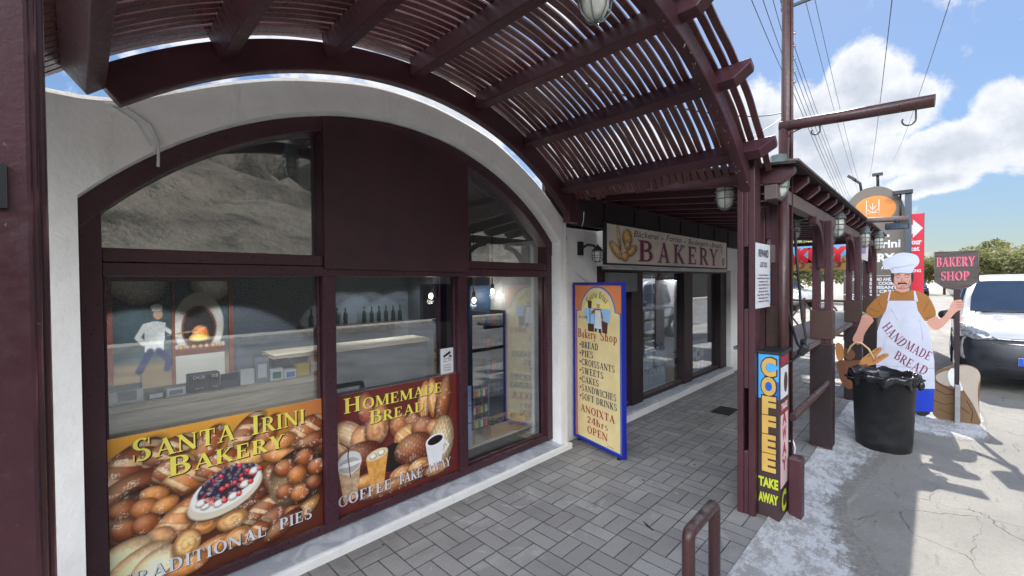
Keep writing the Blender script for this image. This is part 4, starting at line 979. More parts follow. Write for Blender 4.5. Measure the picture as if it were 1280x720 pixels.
pend(2.34, 3.40, 1.47, 'hanging bulb on a black flex in the middle window'); pend(2.72, 3.22, 1.42, 'hanging bulb at the left of the right hand window'); pend(3.04, 3.3, 1.50, 'hanging bulb beside the pale pilaster in the right hand window')
sh = thing('bottle_shelf', 'dark wall shelf carrying a row of bottles at the back of the shop', 'shelf', (2.3, 5.1, 1.10)); b = MB(); b.box(1.75, 3.0, 5.0, 5.19, 1.07, 1.10); b.build('shelf_board', M['darkwood'], sh); b = MB(); b.box(1.85, 1.89, 5.05, 5.19, .98, 1.07); b.box(2.86, 2.9, 5.05, 5.19, .98, 1.07); b.build('bracket', M['black'], sh)
bp = None
for k in range(11):
    x = 1.86+k*.1+(.14 if k > 4 else 0); loc = (x, 5.08, 1.10)
    if bp is None:
        bp = thing('bottle', 'dark glass bottle standing on the back wall shelf', 'bottle', loc, 'bottles on the back shelf'); b = MB(); b.lathe([(.024, 0), (.025, .005), (.025, .11), (.009, .15), (.009, .19)], loc, 12); b.build('glass_body', colr('bottle_green', 18, 30, 24, .2), bp); b = MB(); b.lathe([(.0105, .186), (.0105, .204)], loc, 10); b.build('cap', M['black'], bp)
    else: dup(bp, loc)
ck = thing('service_counter', 'dark counter at the back of the shop behind the middle window', 'counter', (2.2, 4.7, .06)); b = MB(); b.box(1.3, 3.0, 4.45, 4.8, .06, .88); b.build('counter_body', M['iwall'], ck); b = MB(); b.box(1.28, 3.02, 4.42, 4.82, .881, .92); b.build('counter_top', M['oak'], ck)
sc = thing('wall_screen', 'dark blue menu screen on the shop wall, seen in the right hand window', 'screen', (2.95, 4.2, 1.15)); b = MB(); b.box(2.75, 3.19, 4.18, 4.22, 1.12, 1.58); b.build('screen_case', M['black'], sc, bevel=.004); b = MB(); b.box(2.77, 3.17, 4.177, 4.1795, 1.14, 1.56); b.build('screen_face', colr('screen_blue', 26, 34, 66, .2), sc)
ps = thing('product_stand', 'tall blue topped product stand by the pale pilaster in the right hand window', 'display stand', (2.98, 3.3, .06)); b = MB(); b.box(2.84, 3.12, 3.42, 3.45, .06, 1.56); b.build('back_board', colr('stand_blue', 40, 70, 110), ps)
for z in (.42, .66, .9, 1.14): b = MB(); b.box(2.86, 3.11, 3.22, 3.419, z, z+.012); b.build('shelf', M['darkmetal'], ps)
b = MB(); b.box(2.845, 2.86, 3.2, 3.419, .06, 1.3); b.box(3.11, 3.125, 3.2, 3.419, .06, 1.3); b.build('side_frame', M['darkmetal'], ps)
PK = [colr('pk_a', 176, 60, 52), colr('pk_b', 60, 96, 70), colr('pk_c', 190, 176, 140), colr('pk_d', 110, 84, 66), colr('pk_e', 70, 84, 120)]
r_ = random.Random(11); pr = []
names = ['red', 'green', 'cream', 'brown', 'slate blue']
for k_, m_ in enumerate(PK):
    t = thing('snack_pack', f'small {names[k_]} snack pack on the product stand', 'packet', (0, 0, 0), 'packets on the product stand'); b = MB(); b.prism([(-.028, 0), (.028, 0), (.026, .06), (.03, .11), (-.03, .11), (-.026, .06)], 'Y', -.012, .012); b.build('pack_body', m_, t, bevel=.003); pr.append(t)
first = set()
for z in (.432, .672, .912, 1.152):
    for x in (2.90, 2.965, 3.03, 3.09):
        k_ = r_.randrange(5)
        if k_ in first: dup(pr[k_], (x, 3.27+r_.uniform(0, .03), z))
        else: first.add(k_); pr[k_].location = (x, 3.28, z)
for k_ in range(5):
    if k_ not in first: pr[k_].location = (2.9+.06*k_, 3.36, .672)
lb = thing('low_shelf', 'low pale wood shelf just inside the right hand window', 'shelf', (2.6, 2.85, .06)); b = MB(); b.box(2.14, 3.12, 2.76, 3.05, .20, .222); b.build('shelf_board', M['oak'], lb, bevel=.003)
for x in (2.2, 3.06): b = MB(); b.box(x, x+.03, 2.80, 3.0, .06, .20); b.build('leg', M['oak'], lb)
cb = thing('cardboard_tray', 'open cardboard tray of dark packets on the low window shelf', 'box', (2.74, 2.88, .222)); cbm = colr('cardboard', 178, 138, 92, .8); b = MB()
b.box(2.53, 2.96, 2.775, 2.78, .2225, .33); b.box(2.53, 2.96, 2.975, 2.98, .2225, .33); b.box(2.525, 2.53, 2.775, 2.98, .2225, .33); b.box(2.96, 2.965, 2.775, 2.98, .2225, .33); b.box(2.53, 2.96, 2.78, 2.975, .2225, .226); b.build('tray', cbm, cb)
dk = None
for k in range(26):
    loc = (r_.uniform(2.56, 2.93), r_.uniform(2.80, 2.95), .226+r_.uniform(.04, .075))
    if dk is None:
        dk = tag((lambda b: (b.obox(loc, .05, .032, .03, Matrix.Rotation(.4, 3, 'X')), b.build('wrapped_sweet', M['card_black'], None, bevel=.006))[1])(MB()), 'dark wrapped sweet heaped in the cardboard tray', 'sweet', 'sweets in the cardboard tray')
    else: dup(dk, loc, rz=r_.uniform(0, 3))
rk = thing('lighter_rack', 'three tier wire rack of coloured lighters on the low window shelf', 'rack', (2.42, 2.85, .222)); b = MB()
for x in (2.34, 2.505):
    for y in (2.78, 2.87): b.tube([(x, y, .222), (x, y, .70)], .003, 6)
b.build('rack_frame', M['steel'], rk)
for z in (.34, .46, .60): b = MB(); b.box(2.336, 2.509, 2.776, 2.874, z, z+.006); b.build('tier', M['darkmetal'], rk)
LC = [colr('lt_y', 226, 196, 60), colr('lt_r', 200, 50, 50), colr('lt_g', 60, 150, 90), colr('lt_o', 226, 120, 50), colr('lt_w', 226, 226, 220)]; ln = ['yellow', 'red', 'green', 'orange', 'white']; lp = []
for k_ in range(5):
    t = thing('cigarette_lighter', f'{ln[k_]} lighter in the wire rack by the window', 'lighter', (0, 0, 0), 'lighters in the wire rack'); b = MB(); b.box(-.009, .009, -.006, .006, 0, .058); b.build('lighter_body', LC[k_], t, bevel=.003); b = MB(); b.box(-.008, .008, -.005, .005, .0582, .072); b.build('lighter_cap', M['steel'], t); lp.append(t)
used = set()
for z in (.346, .466, .606):
    for i in range(6):
        k_ = (i*2+int(z*10)) % 5; loc = (2.355+.027*i, 2.795, z)
        if k_ in used: dup(lp[k_], loc)
        else: used.add(k_); lp[k_].location = loc
t = thing('price_board', 'pale blue upright card at the left of the right hand window', 'card', (2.24, 2.82, .222)); b = MB(); b.box(2.165, 2.325, 2.80, 2.806, .2225, .72); b.build('card_sheet', colr('pale_blue_card', 170, 186, 232), t); b = MB(); b.box(2.165, 2.325, 2.797, 2.7995, .40, .408); b.box(2.165, 2.325, 2.797, 2.7995, .55, .556); b.build('print_line', M['navy'], t)

# second shop: shelving, bottled water, cartons, fridge
def shelfunit(x0, x1, y0, y1, zs, label, m='white'):
    t = thing('shelving_unit', label, 'shelves', ((x0+x1)/2, y0, .06)); b = MB(); b.box(x0, x0+.03, y0, y1, .06, 1.7); b.box(x1-.03, x1, y0, y1, .06, 1.7); b.box(x0+.03, x1-.03, y1-.02, y1, .06, 1.7); b.build('carcass', M[m], t)
    for z in zs: b = MB(); b.box(x0+.03, x1-.03, y0+.01, y1-.021, z, z+.02); b.build('shelf', M[m], t)
    return t
shelfunit(5.75, 6.6, 3.3, 3.7, (.4, .65, .9, 1.15, 1.4), 'white shelves inside the second shop behind the centre pane')
shelfunit(6.75, 7.55, 3.5, 3.9, (.3, .55, .8, 1.05, 1.3), 'grey shelves inside the second shop behind the right pane', 'darkmetal')
fr = thing('drinks_fridge', 'white upright drinks fridge inside the second shop behind its right pane', 'fridge', (7.3, 3.0, .06)); b = MB(); b.box(7.02, 7.5, 3.05, 3.45, .06, 1.6); b.build('fridge_body', M['white'], fr, bevel=.01); b = MB(); b.box(7.05, 7.47, 3.042, 3.049, .2, 1.45); b.build('fridge_door', M['carglass'], fr); b = MB(); b.tube([(7.075, 3.02, .5), (7.075, 3.02, 1.2)], .01, 8); b.build('handle', M['steel'], fr)
wp = None
for j, z in enumerate((.06, .37)):
    for i in range(9):
        loc = (5.0+.125*i+(.3 if i > 8 else 0), 2.86, z+.0)
        if j == 1 and i in (2, 6): continue
        if wp is None:
            wp = thing('water_bottle', 'clear bottle of water stacked low behind the second shop window', 'bottle', loc, 'bottled water in the second shop window'); b = MB(); b.lathe([(.05, 0), (.052, .01), (.052, .07), (.048, .08), (.052, .09), (.052, .2), (.018, .27), (.018, .285)], loc, 14); b.build('bottle_body', colr('clear_plastic', 176, 196, 210, .2), wp); b = MB(); b.lathe([(.019, .286), (.019, .306)], loc, 10); b.build('cap', colr('cap_blue', 40, 90, 190), wp)
        else: dup(wp, loc)
r_ = random.Random(4); cols = [('blue', colr('ct_b', 70, 120, 190)), ('yellow', colr('ct_y', 210, 176, 70)), ('white', M['white']), ('brown', cbm), ('pale green', colr('ct_g', 130, 160, 120))]; cp = {}
for x in np.arange(6.46, 7.5, .17):
    for z in (.061, .262):
        n_, m_ = cols[r_.randrange(5)]; h = .2
        if n_ not in cp: cp[n_] = thing('grocery_carton', f'{n_} carton stacked low behind the second shop right pane', 'box', (x, 2.9, z), 'cartons in the second shop window'); b = MB(); b.box(x-.075, x+.075, 2.84, 2.98, z, z+h-.002); b.build('box_body', m_, cp[n_], bevel=.003); b = MB(); b.box(x-.05, x+.05, 2.838, 2.8395, z+.05, z+.14); b.build('label_print', M['paper'] if n_ != 'white' else M['card_blue'], cp[n_])
        else: dup(cp[n_], (x, 2.9, z))
for x, lab in ((5.4, 'lit ceiling spot behind the centre pane of the second shop'), (7.0, 'lit ceiling spot behind the right pane of the second shop')): spot(x, 3.1, 1.72, lab)

# ================================================================ bakery sign over the second shop
bs = thing('bakery_sign', 'long cream signboard painted with loaves and the word BAKERY over the second shop', 'sign', (5.64, 2.44, 1.78))
SX0, SX1, SZ0, SZ1, SY = 3.85, 7.42, 1.785, 2.195, 2.43
cv = Canvas(SX1-SX0, SZ1-SZ0, .011, srgb(240, 226, 210)); cv.c *= (.80+.36*fbm(cv.x*4, cv.y*6))[..., None]
def es(x, z, rx, rz, rot, c, kind='bread', sd=0): cv.ell(x, z, rx, rz, rot, srgb(*c), kind, seed=sd)
for a in ((.24, .30, .035, .16, 14, 'scored'), (.42, .29, .11, .10, 0, 'bread'), (.19, .14, .16, .06, -32, 'scored'), (.52, .15, .13, .055, 22, 'scored'), (.38, .08, .08, .055, 10, 'bread'), (.43, .20, .07, .05, 0, 'bread')): es(a[0], a[1], a[2], a[3], a[4], (198, 154, 84), a[5], 3)
es(3.30, .36, .012, .1, 14, (196, 150, 84)); es(3.36, .33, .012, .1, -4, (196, 150, 84)); es(3.42, .11, .05, .07, 0, (150, 110, 70)); es(3.42, .18, .05, .02, 0, (240, 236, 228), 'flat')
cv.build('sign_board', (SX0, SY, SZ0), NX, NZ, .03, [M['painted'], M['ink']], bs)
b = MB()
for x0, x1, z0, z1 in ((SX0-.018, SX0, SZ0-.018, SZ1+.018), (SX1, SX1+.018, SZ0-.018, SZ1+.018), (SX0, SX1, SZ1, SZ1+.018), (SX0, SX1, SZ0-.018, SZ0)): b.box(x0, x1, SY-.006, SY+.035, z0, z1)
b.build('sign_edge', M['ink'], bs)
xs_ = [(3.85+.66, .385), (3.85+1.14, .36), (3.85+1.58, .37), (3.85+2.03, .33), (3.85+2.43, .37), (3.85+2.83, .35)]
it = []
for (x, wd), chh in zip(xs_, 'BAKERY'):
    it += [dict(s=chh, O=(x-.03, SY-.001, SZ0+.028), U=NX, Vv=NZ, size=.265, width=wd+.03, mi=1, off=.0005), dict(s=chh, O=(x+.015, SY-.001, SZ0+.022), U=NX, Vv=NZ, size=.27, width=wd+.03, mi=1, off=.0006), dict(s=chh, O=(x, SY-.001, SZ0+.035), U=NX, Vv=NZ, size=.245, width=wd, mi=0, off=.0026), dict(s=chh, O=(x+.03, SY-.001, SZ0+.022), U=NX, Vv=NZ, size=.25, width=wd, mi=2, off=.0)]
word(bs, 'lettering', it, [M['marooninkk'], M['pinkedge'], M['ink']])
it = []
for s_, x, z, wd in (('Bäckerei', 4.40, .31, .60), ('Forno', 5.22, .315, .45), ('Boulangerie', 5.90, .31, .72), ('Bread', 6.76, .31, .36)): it.append(dict(s=s_, O=(x, SY-.001, SZ0+z), U=NX, Vv=NZ, size=.075, kind='sans', width=wd, off=.001, slant=.35))
for x in (5.08, 5.76, 6.68, 7.18): it.append(dict(s='~', O=(x, SY-.001, SZ0+.30), U=NX, Vv=NZ, size=.08, kind='sans', width=.07, off=.001))
word(bs, 'script_lettering', it, [M['ink']])
# wall lantern
wl = thing('wall_lantern', 'black caged wall lantern on a curved arm beside the bakery sign', 'lamp', (3.56, 2.42, 1.78))
b = MB(); b.box(3.47, 3.53, 2.475, 2.512, 1.86, 2.0); b.build('back_plate', M['black'], wl)
b = MB(); b.tube([(3.50, 2.46, 1.94), (3.52, 2.42, 1.965), (3.56, 2.37, 1.955), (3.585, 2.35, 1.92)], .014, 8); b.build('arm', M['black'], wl)
lx, ly_, lz = 3.59, 2.345, 1.80
b = MB(); b.lathe([(.012, .15), (.03, .14), (.045, .118), (.062, .108), (.064, .10), (.03, .10)], (lx, ly_, lz), 16); b.ball((lx, ly_, lz+.155), .012); b.build('hood', M['black'], wl)
b = MB(); b.lathe([(.046, .10), (.05, .06), (.046, .015), (.025, -.006)], (lx, ly_, lz), 16); b.build('glass_globe', colr('frosted_glass', 196, 200, 196, .25), wl)
b = MB()
for k in range(6):
    a = math.pi*k/3; c, s_ = math.cos(a), math.sin(a); b.tube([(lx+.056*c, ly_+.056*s_, lz+.1), (lx+.056*c, ly_+.056*s_, lz+.03), (lx+.045*c, ly_+.045*s_, lz+.0), (lx+.01*c, ly_+.01*s_, lz-.015)], .0035, 6)
for z, r in ((.055, .0565), (.028, .056)): b.tube([(lx+r*math.cos(a), ly_+r*math.sin(a), lz+z) for a in np.linspace(0, 2*math.pi, 22)], .003, 6)
b.build('cage', M['black'], wl)
wl.location += Vector((.15, .121, .005))

# ================================================================ A-board
ab = thing('pavement_board', 'tall blue framed menu board listing bread, pies and sweets on the pavement', 'sign', (3.43, 2.29, 0))
B0, B1 = Vector((3.515, 2.607, 0)), Vector((3.342, 1.975, 0)); BU = (B1-B0).normalized(); BL = (B1-B0).length*1.07; BN = BU.cross(Vector((0, 0, 1)))
R_ = Matrix((BU, -BN, Vector((0, 0, 1)))).transposed()
def bx(b, s0, s1, z0, z1, n0, n1, mi=0):
    b.obox(B0+BU*((s0+s1)/2)+BN*((n0+n1)/2)+Vector((0, 0, (z0+z1)/2)), abs(s1-s0), abs(n1-n0), z1-z0, R_, mi)
blu = colr('blue_frame', 24, 36, 148, .35); org = colr('orange_field', 220, 132, 78); cream = colr('cream_field', 226, 206, 150); ltb = colr('azure_line', 40, 110, 190); skyb = colr('sky_disc', 150, 196, 232); ylw = colr('soft_yellow', 240, 226, 130)
b = MB(); bx(b, 0, .022, .03, 1.585, -.03, .012); bx(b, BL-.022, BL, .03, 1.585, -.03, .012); bx(b, .022, BL-.022, 1.56, 1.585, -.03, .012); bx(b, .022, BL-.022, .03, .055, -.03, .012); b.build('frame', blu, ab, bevel=.004)
b = MB(); bx(b, .0222, BL-.0222, .0552, 1.5598, -.025, 0.); b.build('orange_panel', org, ab)
def bp_(poly, n, m, name): 
    b = MB(); pts = [B0+BU*(u*BL)+BN*n+Vector((0, 0, z)) for u, z in poly]; pk = [p-BN*.0006 for p in pts]; k = len(pts)
    b.add(pts+pk, [tuple(range(k)), tuple(range(2*k-1, k-1, -1))]+[(i, (i+1) % k, (i+1) % k+k, i+k) for i in range(k)]); return b.build(name, m, ab)
def shape(e):
    o = [(.085-e, .065-e*.5), (.93+e, .065-e*.5), (.93+e, 1.30+e*.5)]
    cx, rx, rz_ = .508, .33, .235
    o += [(cx+(rx+e)*math.cos(a), 1.30+(rz_+e*.65)*math.sin(a)) for a in np.linspace(0.05, math.pi-.05, 26)]
    return o+[(.085-e, 1.30+e*.5)]
bp_(shape(.022), .0012, ltb, 'blue_border'); bp_(shape(0), .0022, cream, 'cream_panel')
bp_([(.508+.26*math.cos(a), 1.30+.165*math.sin(a)) for a in np.linspace(0, 2*math.pi, 36)[:-1]], .0032, skyb, 'medallion')
bp_([(.508+.262*math.cos(a), 1.30+.167*math.sin(a)) for a in np.linspace(.25, math.pi-.25, 24)], .0036, ylw, 'medallion_top')
def bt(s, u, z, wu, size, mi, kind='roman', **k): return dict(s=s, O=B0+BU*(u*.945*BL)+BN*.0042+Vector((0, 0, z)), U=BU, Vv=NZ, size=size, width=wu*BL*.915, mi=mi, kind=kind, off=.0006, **k)
it = [bt('Bakery', .11, 1.045, .43, .085, 0), bt('Shop', .60, 1.045, .36, .085, 0)]
for s_, z, wd in (('BREAD', .945, .39), ('PIES', .86, .28), ('CROISSANTS', .775, .73), ('SWEETS', .69, .50), ('CAKES', .605, .40), ('SANDWICHES', .52, .76), ('SOFT DRINKS', .435, .77)): it.append(bt(s_, .19, z, wd, .062, 1))
it += [bt('ANOIXTA', .16, .315, .76, .07, 0), bt('24hrs', .31, .225, .47, .066, 0), bt('OPEN', .31, .125, .46, .07, 0), bt('ín i ría', .13, 1.235, .2, .035, 1, 'sans', slant=.3), bt('print', .74, .082, .13, .012, 1, 'sans')]
def arcw(px, py):
    a = math.pi*.80-(px/.40)*math.pi*.60; r = .142+py*.95
    return (r*1.02*math.cos(a), r*math.sin(a))
it.append(dict(s='Santa Irini', O=B0+BU*(.508*BL)+BN*.0046+Vector((0, 0, 1.30)), U=BU, Vv=NZ, size=.06, width=.40, mi=1, kind='roman', off=.0006, warp=arcw))
word(ab, 'lettering', it, [M['redink'], M['navy']])
b = MB()
for z in (.97, .885, .80, .715, .63, .545, .46): bx(b, .135*BL, .165*BL, z-.005, z+.013, .0023, .0034)
b.build('bullets', M['redink'], ab)
sk = colr('skin_paint', 206, 150, 120); tan = colr('tan_paint', 150, 96, 48); brn = colr('brown_paint', 84, 44, 30)
def bg_(polys, name, m, n): 
    for q in polys: bp_([(.508+u*.78, 1.30+z*.78) for u, z in q], n, m, name)
bg_([[(-.05, .05), (.10, .05), (.16, -.06), (.12, -.08), (.09, 0), (.09, -.15), (-.06, -.15), (-.06, 0), (-.14, -.03), (-.15, .01)]], 'figure_shirt', tan, .0044)
bg_([[(-.04, .03), (.09, .03), (.11, -.19), (-.06, -.19)], [(-.03, .14), (.10, .14), (.09, .10), (-.01, .10)]], 'figure_apron', M['paper'], .0050)
bg_([[(-.01, .105), (.08, .105), (.07, .055), (.01, .055)], [(.13, -.06), (.17, -.06), (.17, -.1), (.13, -.1)]], 'figure_skin', sk, .0052)
bg_([[(-.055, -.19), (-.005, -.19), (-.01, -.235), (-.055, -.235)], [(.045, -.19), (.1, -.19), (.1, -.24), (.05, -.24)]], 'figure_trousers', M['navy'], .0052)
bg_([[(-.24, .14), (-.13, .14), (-.14, .05), (-.23, .05)], [(-.19, .05), (-.175, .05), (-.17, -.15), (-.185, -.15)], [(-.24, -.14), (-.08, -.14), (-.08, -.235), (-.23, -.235)], [(.12, -.09), (.27, -.11), (.25, -.24), (.14, -.23)]], 'figure_basket', brn, .0056)
b = MB()
for s in (.06, BL-.08):
    b.obox(B0+BU*s+BN*(-.02)+Vector((0, 0, .0155)), .03, .05, .03, R_)
b.build('castor', M['black'], ab, bevel=.006)
b = MB(); b.obox(B0+BU*(BL*.5)+BN*(-.055)+Vector((0, 0, .7)), BL-.1, .015, 1.3, R_); b.build('back_leg', blu, ab)

# ================================================================ lamps under the pergolas
def bulkhead(loc, label):
    """ship's lamp: grey cap, glass dome, wire cage"""
    t = thing('caged_lamp', label, 'lamp', loc, 'caged lamps along the pergola'); x, y, z = loc
    b = MB(); b.lathe([(.05, .30), (.05, .25), (.062, .245), (.062, .215), (.076, .212), (.076, .19), (.06, .19)], loc, 20); b.build('cap', M['lampgrey'], t)
    b = MB(); b.lathe([(.057, .19), (.058, .10), (.052, .05), (.036, .018), (.012, .004)], loc, 20); b.build('glass_dome', M['dome'], t)
    b = MB()
    for k in range(6):
        a = math.pi*k/3+.3; c, s_ = math.cos(a), math.sin(a)
        b.tube([(x+.068*c, y+.068*s_, z+.19), (x+.068*c, y+.068*s_, z+.09), (x+.056*c, y+.056*s_, z+.03), (x+.03*c, y+.03*s_, z+.0), (x, y, z-.008)], .0036, 6)
    for zz, r in ((.13, .068), (.075, .067)): b.tube([(x+r*math.cos(a), y+r*math.sin(a), z+zz) for a in np.linspace(0, 2*math.pi, 26)], .0036, 6)
    b.build('cage', M['lampgrey'], t); return t
M['lampgrey'] = plain('verdigris_grey', (.15, .185, .18), .5, .3, .25, 30)
M['dome'] = plain('milky_glass', (.55, .56, .5), .15, 0, .2, 18)
L0 = bulkhead((1.45, .96, 2.625), 'caged lamp hanging under the vault at the top edge, above the lens of the pavement')
L0['label'] = 'caged glass lamp hanging high under the slatted vault'
for loc, lab in (((3.44, .785, 2.16), 'grey caged lamp in front of the brown pipe pole, nearest under the eaves'), ((3.42, 1.13, 2.13), 'caged lamp half hidden behind the left of the first split post'), ((5.35, 1.08, 2.02), 'caged lamp under the flat roof left of the second split post'),
                 ((5.75, .76, 2.05), 'grey caged lamp right of the second split post under the eaves'), ((7.0, 1.0, 2.05), 'shaded caged lamp low between the second and third posts'), ((7.75, .72, 2.04), 'caged lamp right of the third split post under the eaves'), ((9.0, .66, 2.06), 'small caged lamp at the far end of the eaves')):
    dup(L0, loc, lab)

# ================================================================ poles
pp = thing('hook_pole', 'brown pipe pole with a long arm and two hooks reaching over the road', 'pole', (3.50, .768, 0))
b = MB(); b.tube([(3.50, .768, 0), (3.50, .768, 2.70)], .031, 16); b.build('upright', M['metalpaint'], pp)
b = MB(); b.tube([(3.50, .79, 2.675), (3.46, .01, 2.615)], .036, 18); b.build('arm', M['metalpaint'], pp)
def hook(x, y, z, s, name, par, m='darkmetal'):
    b = MB(); pts = [(x, y, z), (x, y, z-.05*s)]+[(x+.0, y+.03*s-.03*s*math.cos(a), z-.05*s-.03*s*math.sin(a)) for a in np.linspace(0, math.pi*1.15, 10)]
    b.tube(pts, .0045, 7); return b.build(name, M[m], par)
hook(3.485, .555, 2.63, .8, 'hook', pp); hook(3.47, .09, 2.585, 1.0, 'hook', pp)
b = MB(); b.tube([(3.50, .76, 2.58), (3.5, .71, 2.62), (3.495, .655, 2.635)], .005, 6); b.build('brace', M['metalpaint'], pp)
b = MB(); b.tube([(3.50, .768, 1.98), (3.61, .70, 1.95), (3.76, .75, 1.95)], .004, 5); b.build('tie_wire', M['darkmetal'], pp)
tp = thing('service_pole', 'tall slim brown steel pole standing close behind the pipe with the hooks', 'pole', (3.76, .80, 0))
b = MB(); b.tube([(3.76, .80, 0), (3.76, .80, 5.6)], .034, 16); b.build('upright', M['metalpaint'], tp)
b = MB(); b.tube([(3.735, .765, .2), (3.735, .765, 5.4)], .008, 8); b.build('conduit', M['metalpaint'], tp)
b = MB(); b.tube([(3.76+.037*math.cos(a), .80+.037*math.sin(a), .385) for a in np.linspace(0, 6.283, 18)], .006, 6); b.tube([(3.77, .763, .385), (3.775, .75, .33), (3.77, .755, .27)], .005, 6); b.build('white_strap', M['white'], tp)
b = MB(); r_ = random.Random(2)
cp_ = [(3.70, .80, 1.52), (3.70, .77, 1.30), (3.74, .73, 1.12), (3.80, .70, 1.06), (3.86, .72, 1.10)]
b.tube(cp_, .009, 7); b.tube([(3.55, .81, .98), (3.68, .75, 1.00), (3.80, .71, 1.07)], .008, 7); b.tube([(3.80, .71, 1.07), (3.83, .69, 1.16), (3.84, .72, 1.30), (3.82, .74, 1.62), (3.80, .76, 1.95)], .009, 7)
b.build('loose_cable', M['black'], tp)
b = MB(); b.obox((3.80, .705, 1.07), .07, .05, .085, Matrix.Rotation(.5, 3, 'X')); b.obox((3.83, .71, 1.12), .035, .04, .06, Matrix.Rotation(-.5, 3, 'Y')); b.build('cable_coupling', M['black'], tp, bevel=.012)
sp = thing('short_post', 'short square maroon post with a bolted base at the pavement edge', 'post', (3.46, .68, -.07))
b = MB(); b.box(3.42, 3.53, .645, .72, -.07, .37); b.build('post_body', M['wood'], sp, bevel=.008); b = MB(); b.box(3.40, 3.55, .63, .735, -.075, -.055); b.build('base_plate', M['metalpaint'], sp, bevel=.003)

def rail(name, label, pts, r, m='metalpaint', loc=None):
    """a bent tube rail: straight runs with rounded corners"""
    P = [Vector(p) for p in pts]; out = [P[0]]
    for i in range(1, len(P)-1):
        a, c = (P[i-1]-P[i]).normalized(), (P[i+1]-P[i]).normalized(); q = .035
        for t_ in np.linspace(0, 1, 6): out.append((P[i]+a*q)*(1-t_)**2+P[i]*2*t_*(1-t_)+(P[i]+c*q)*t_**2)
    out.append(P[-1]); b = MB(); b.tube(out, r, 14); return b
t = thing('hoop_rail', 'low brown tube hoop at the near pavement edge', 'railing', (2.05, .78, -.07)); rail('hoop', '', [(1.88, .775, -.09), (1.88, .775, .48), (2.22, .785, .48), (2.22, .785, -.09)], .028).build('hoop', M['metalpaint'], t)
b = MB(); b.lathe([(.05, -.075), (.05, -.062), (.03, -.058)], (1.88, .775, 0), 16); b.build('base_flange', M['metalpaint'], t); b = MB(); b.lathe([(.05, -.075), (.05, -.062), (.03, -.058)], (2.22, .785, 0), 16); b.build('base_flange', M['metalpaint'], t)
t = thing('hand_rail', 'brown tube handrail below the bar counter', 'railing', (4.4, .72, -.07)); rail('rail_tube', '', [(3.54, .72, .62), (5.02, .72, .62), (5.02, .72, -.09)], .026).build('rail_tube', M['metalpaint'], t)
b = MB(); b.tube([(3.74, .72, .60), (3.76, .79, .60)], .012, 8); b.build('wall_bracket', M['metalpaint'], t); b = MB(); b.lathe([(.05, -.06), (.05, -.045), (.03, -.04)], (5.02, .72, 0), 16); b.build('base_flange', M['white'], t)
bc = thing('bar_counter', 'long grey bar counter running between the split posts at the pavement edge', 'counter', (6.6, .98, .95))
M['slate'] = plain('grey_slate_top', (.20, .22, .245), .32, 0, .3, 3)
b = MB(); b.box(3.95, 9.6, .80, 1.24, 1.0, 1.028); b.build('counter_top', M['slate'], bc, bevel=.004); b = MB(); b.box(3.94, 9.61, .775, .80, .985, 1.03); b.build('counter_edge', M['worn'], bc, bevel=.004)
b = MB(); b.box(4.0, 9.5, .83, .87, .93, .998); b.build('counter_rail', M['wood'], bc)
for x in (6.1, 8.2): b = MB(); b.box(x, x+.1, .86, .98, 0, .999); b.build('leg', M['darkwood'], bc, bevel=.004)

# ================================================================ coffee sign box
cf = thing('coffee_sign', 'tall narrow sign box reading COFFEE down its front beside the first post', 'sign', (3.38, .80, 0))
c0, c1, d0, d1 = 3.235, 3.50, .732, .858
b = MB(); b.box(c0, c1, d0, d1, -.07, 1.10); b.build('box_body', colr('sign_brown', 62, 44, 44, .45), cf, bevel=.003)
b = MB(); b.box(c0-.012, c1+.012, d0-.012, d1+.012, 1.101, 1.118); b.build('lid', M['darkmetal'], cf, bevel=.003)
b = MB(); b.box(c0-.0016, c0-.0004, d0+.003, d1-.003, .80, 1.098); b.build('blue_panel', colr('sign_azure', 74, 166, 226, .4), cf)
b = MB(); b.box(c0-.0028, c0-.0018, d0+.003, d0+.09, .80, .92); b.build('deep_blue_panel', colr('sign_deep_blue', 20, 92, 190, .4), cf)
it = []
for k, chh in enumerate('COFFEE'):
    z = 1.075-.115-k*.1285
    it += [dict(s=chh, O=(c0-.003, d1-.018, z-.004), U=(0, -1, 0), Vv=NZ, size=.118, width=.098, kind='sans', bold=.075, mi=1, off=.0), dict(s=chh, O=(c0-.003, d1-.022, z), U=(0, -1, 0), Vv=NZ, size=.108, width=.086, kind='sans', bold=.06, mi=0, off=.0012)]
it += [dict(s='TAKE', O=(c0-.003, d1-.006, .205), U=(0, -1, 0), Vv=NZ, size=.06, width=.115, kind='sans', bold=.05, mi=2, off=.0), dict(s='AWAY', O=(c0-.003, d1-.006, .10), U=(0, -1, 0), Vv=NZ, size=.06, width=.115, kind='sans', bold=.05, mi=2, off=.0)]
word(cf, 'lettering', it, [colr('dull_gold', 206, 166, 84), M['ink'], colr('lime', 190, 200, 50)])
ys = d0-.001
for n_, z0, z1, m_ in (('red_strip', 1.02, 1.085, M['redink']), ('photo_print', .80, 1.01, M['paper']), ('red_strip', .70, .775, M['redink']), ('pink_strip', .20, .69, colr('strip_pink', 222, 190, 190))):
    b = MB(); b.box(c0+.03, c1-.04, ys-.0012, ys, z0, z1); b.build(n_, m_, cf)
b = MB(); b.ball((3.39, ys-.002, .90), .05, .0012, .07); b.build('cup_print', brn, cf)
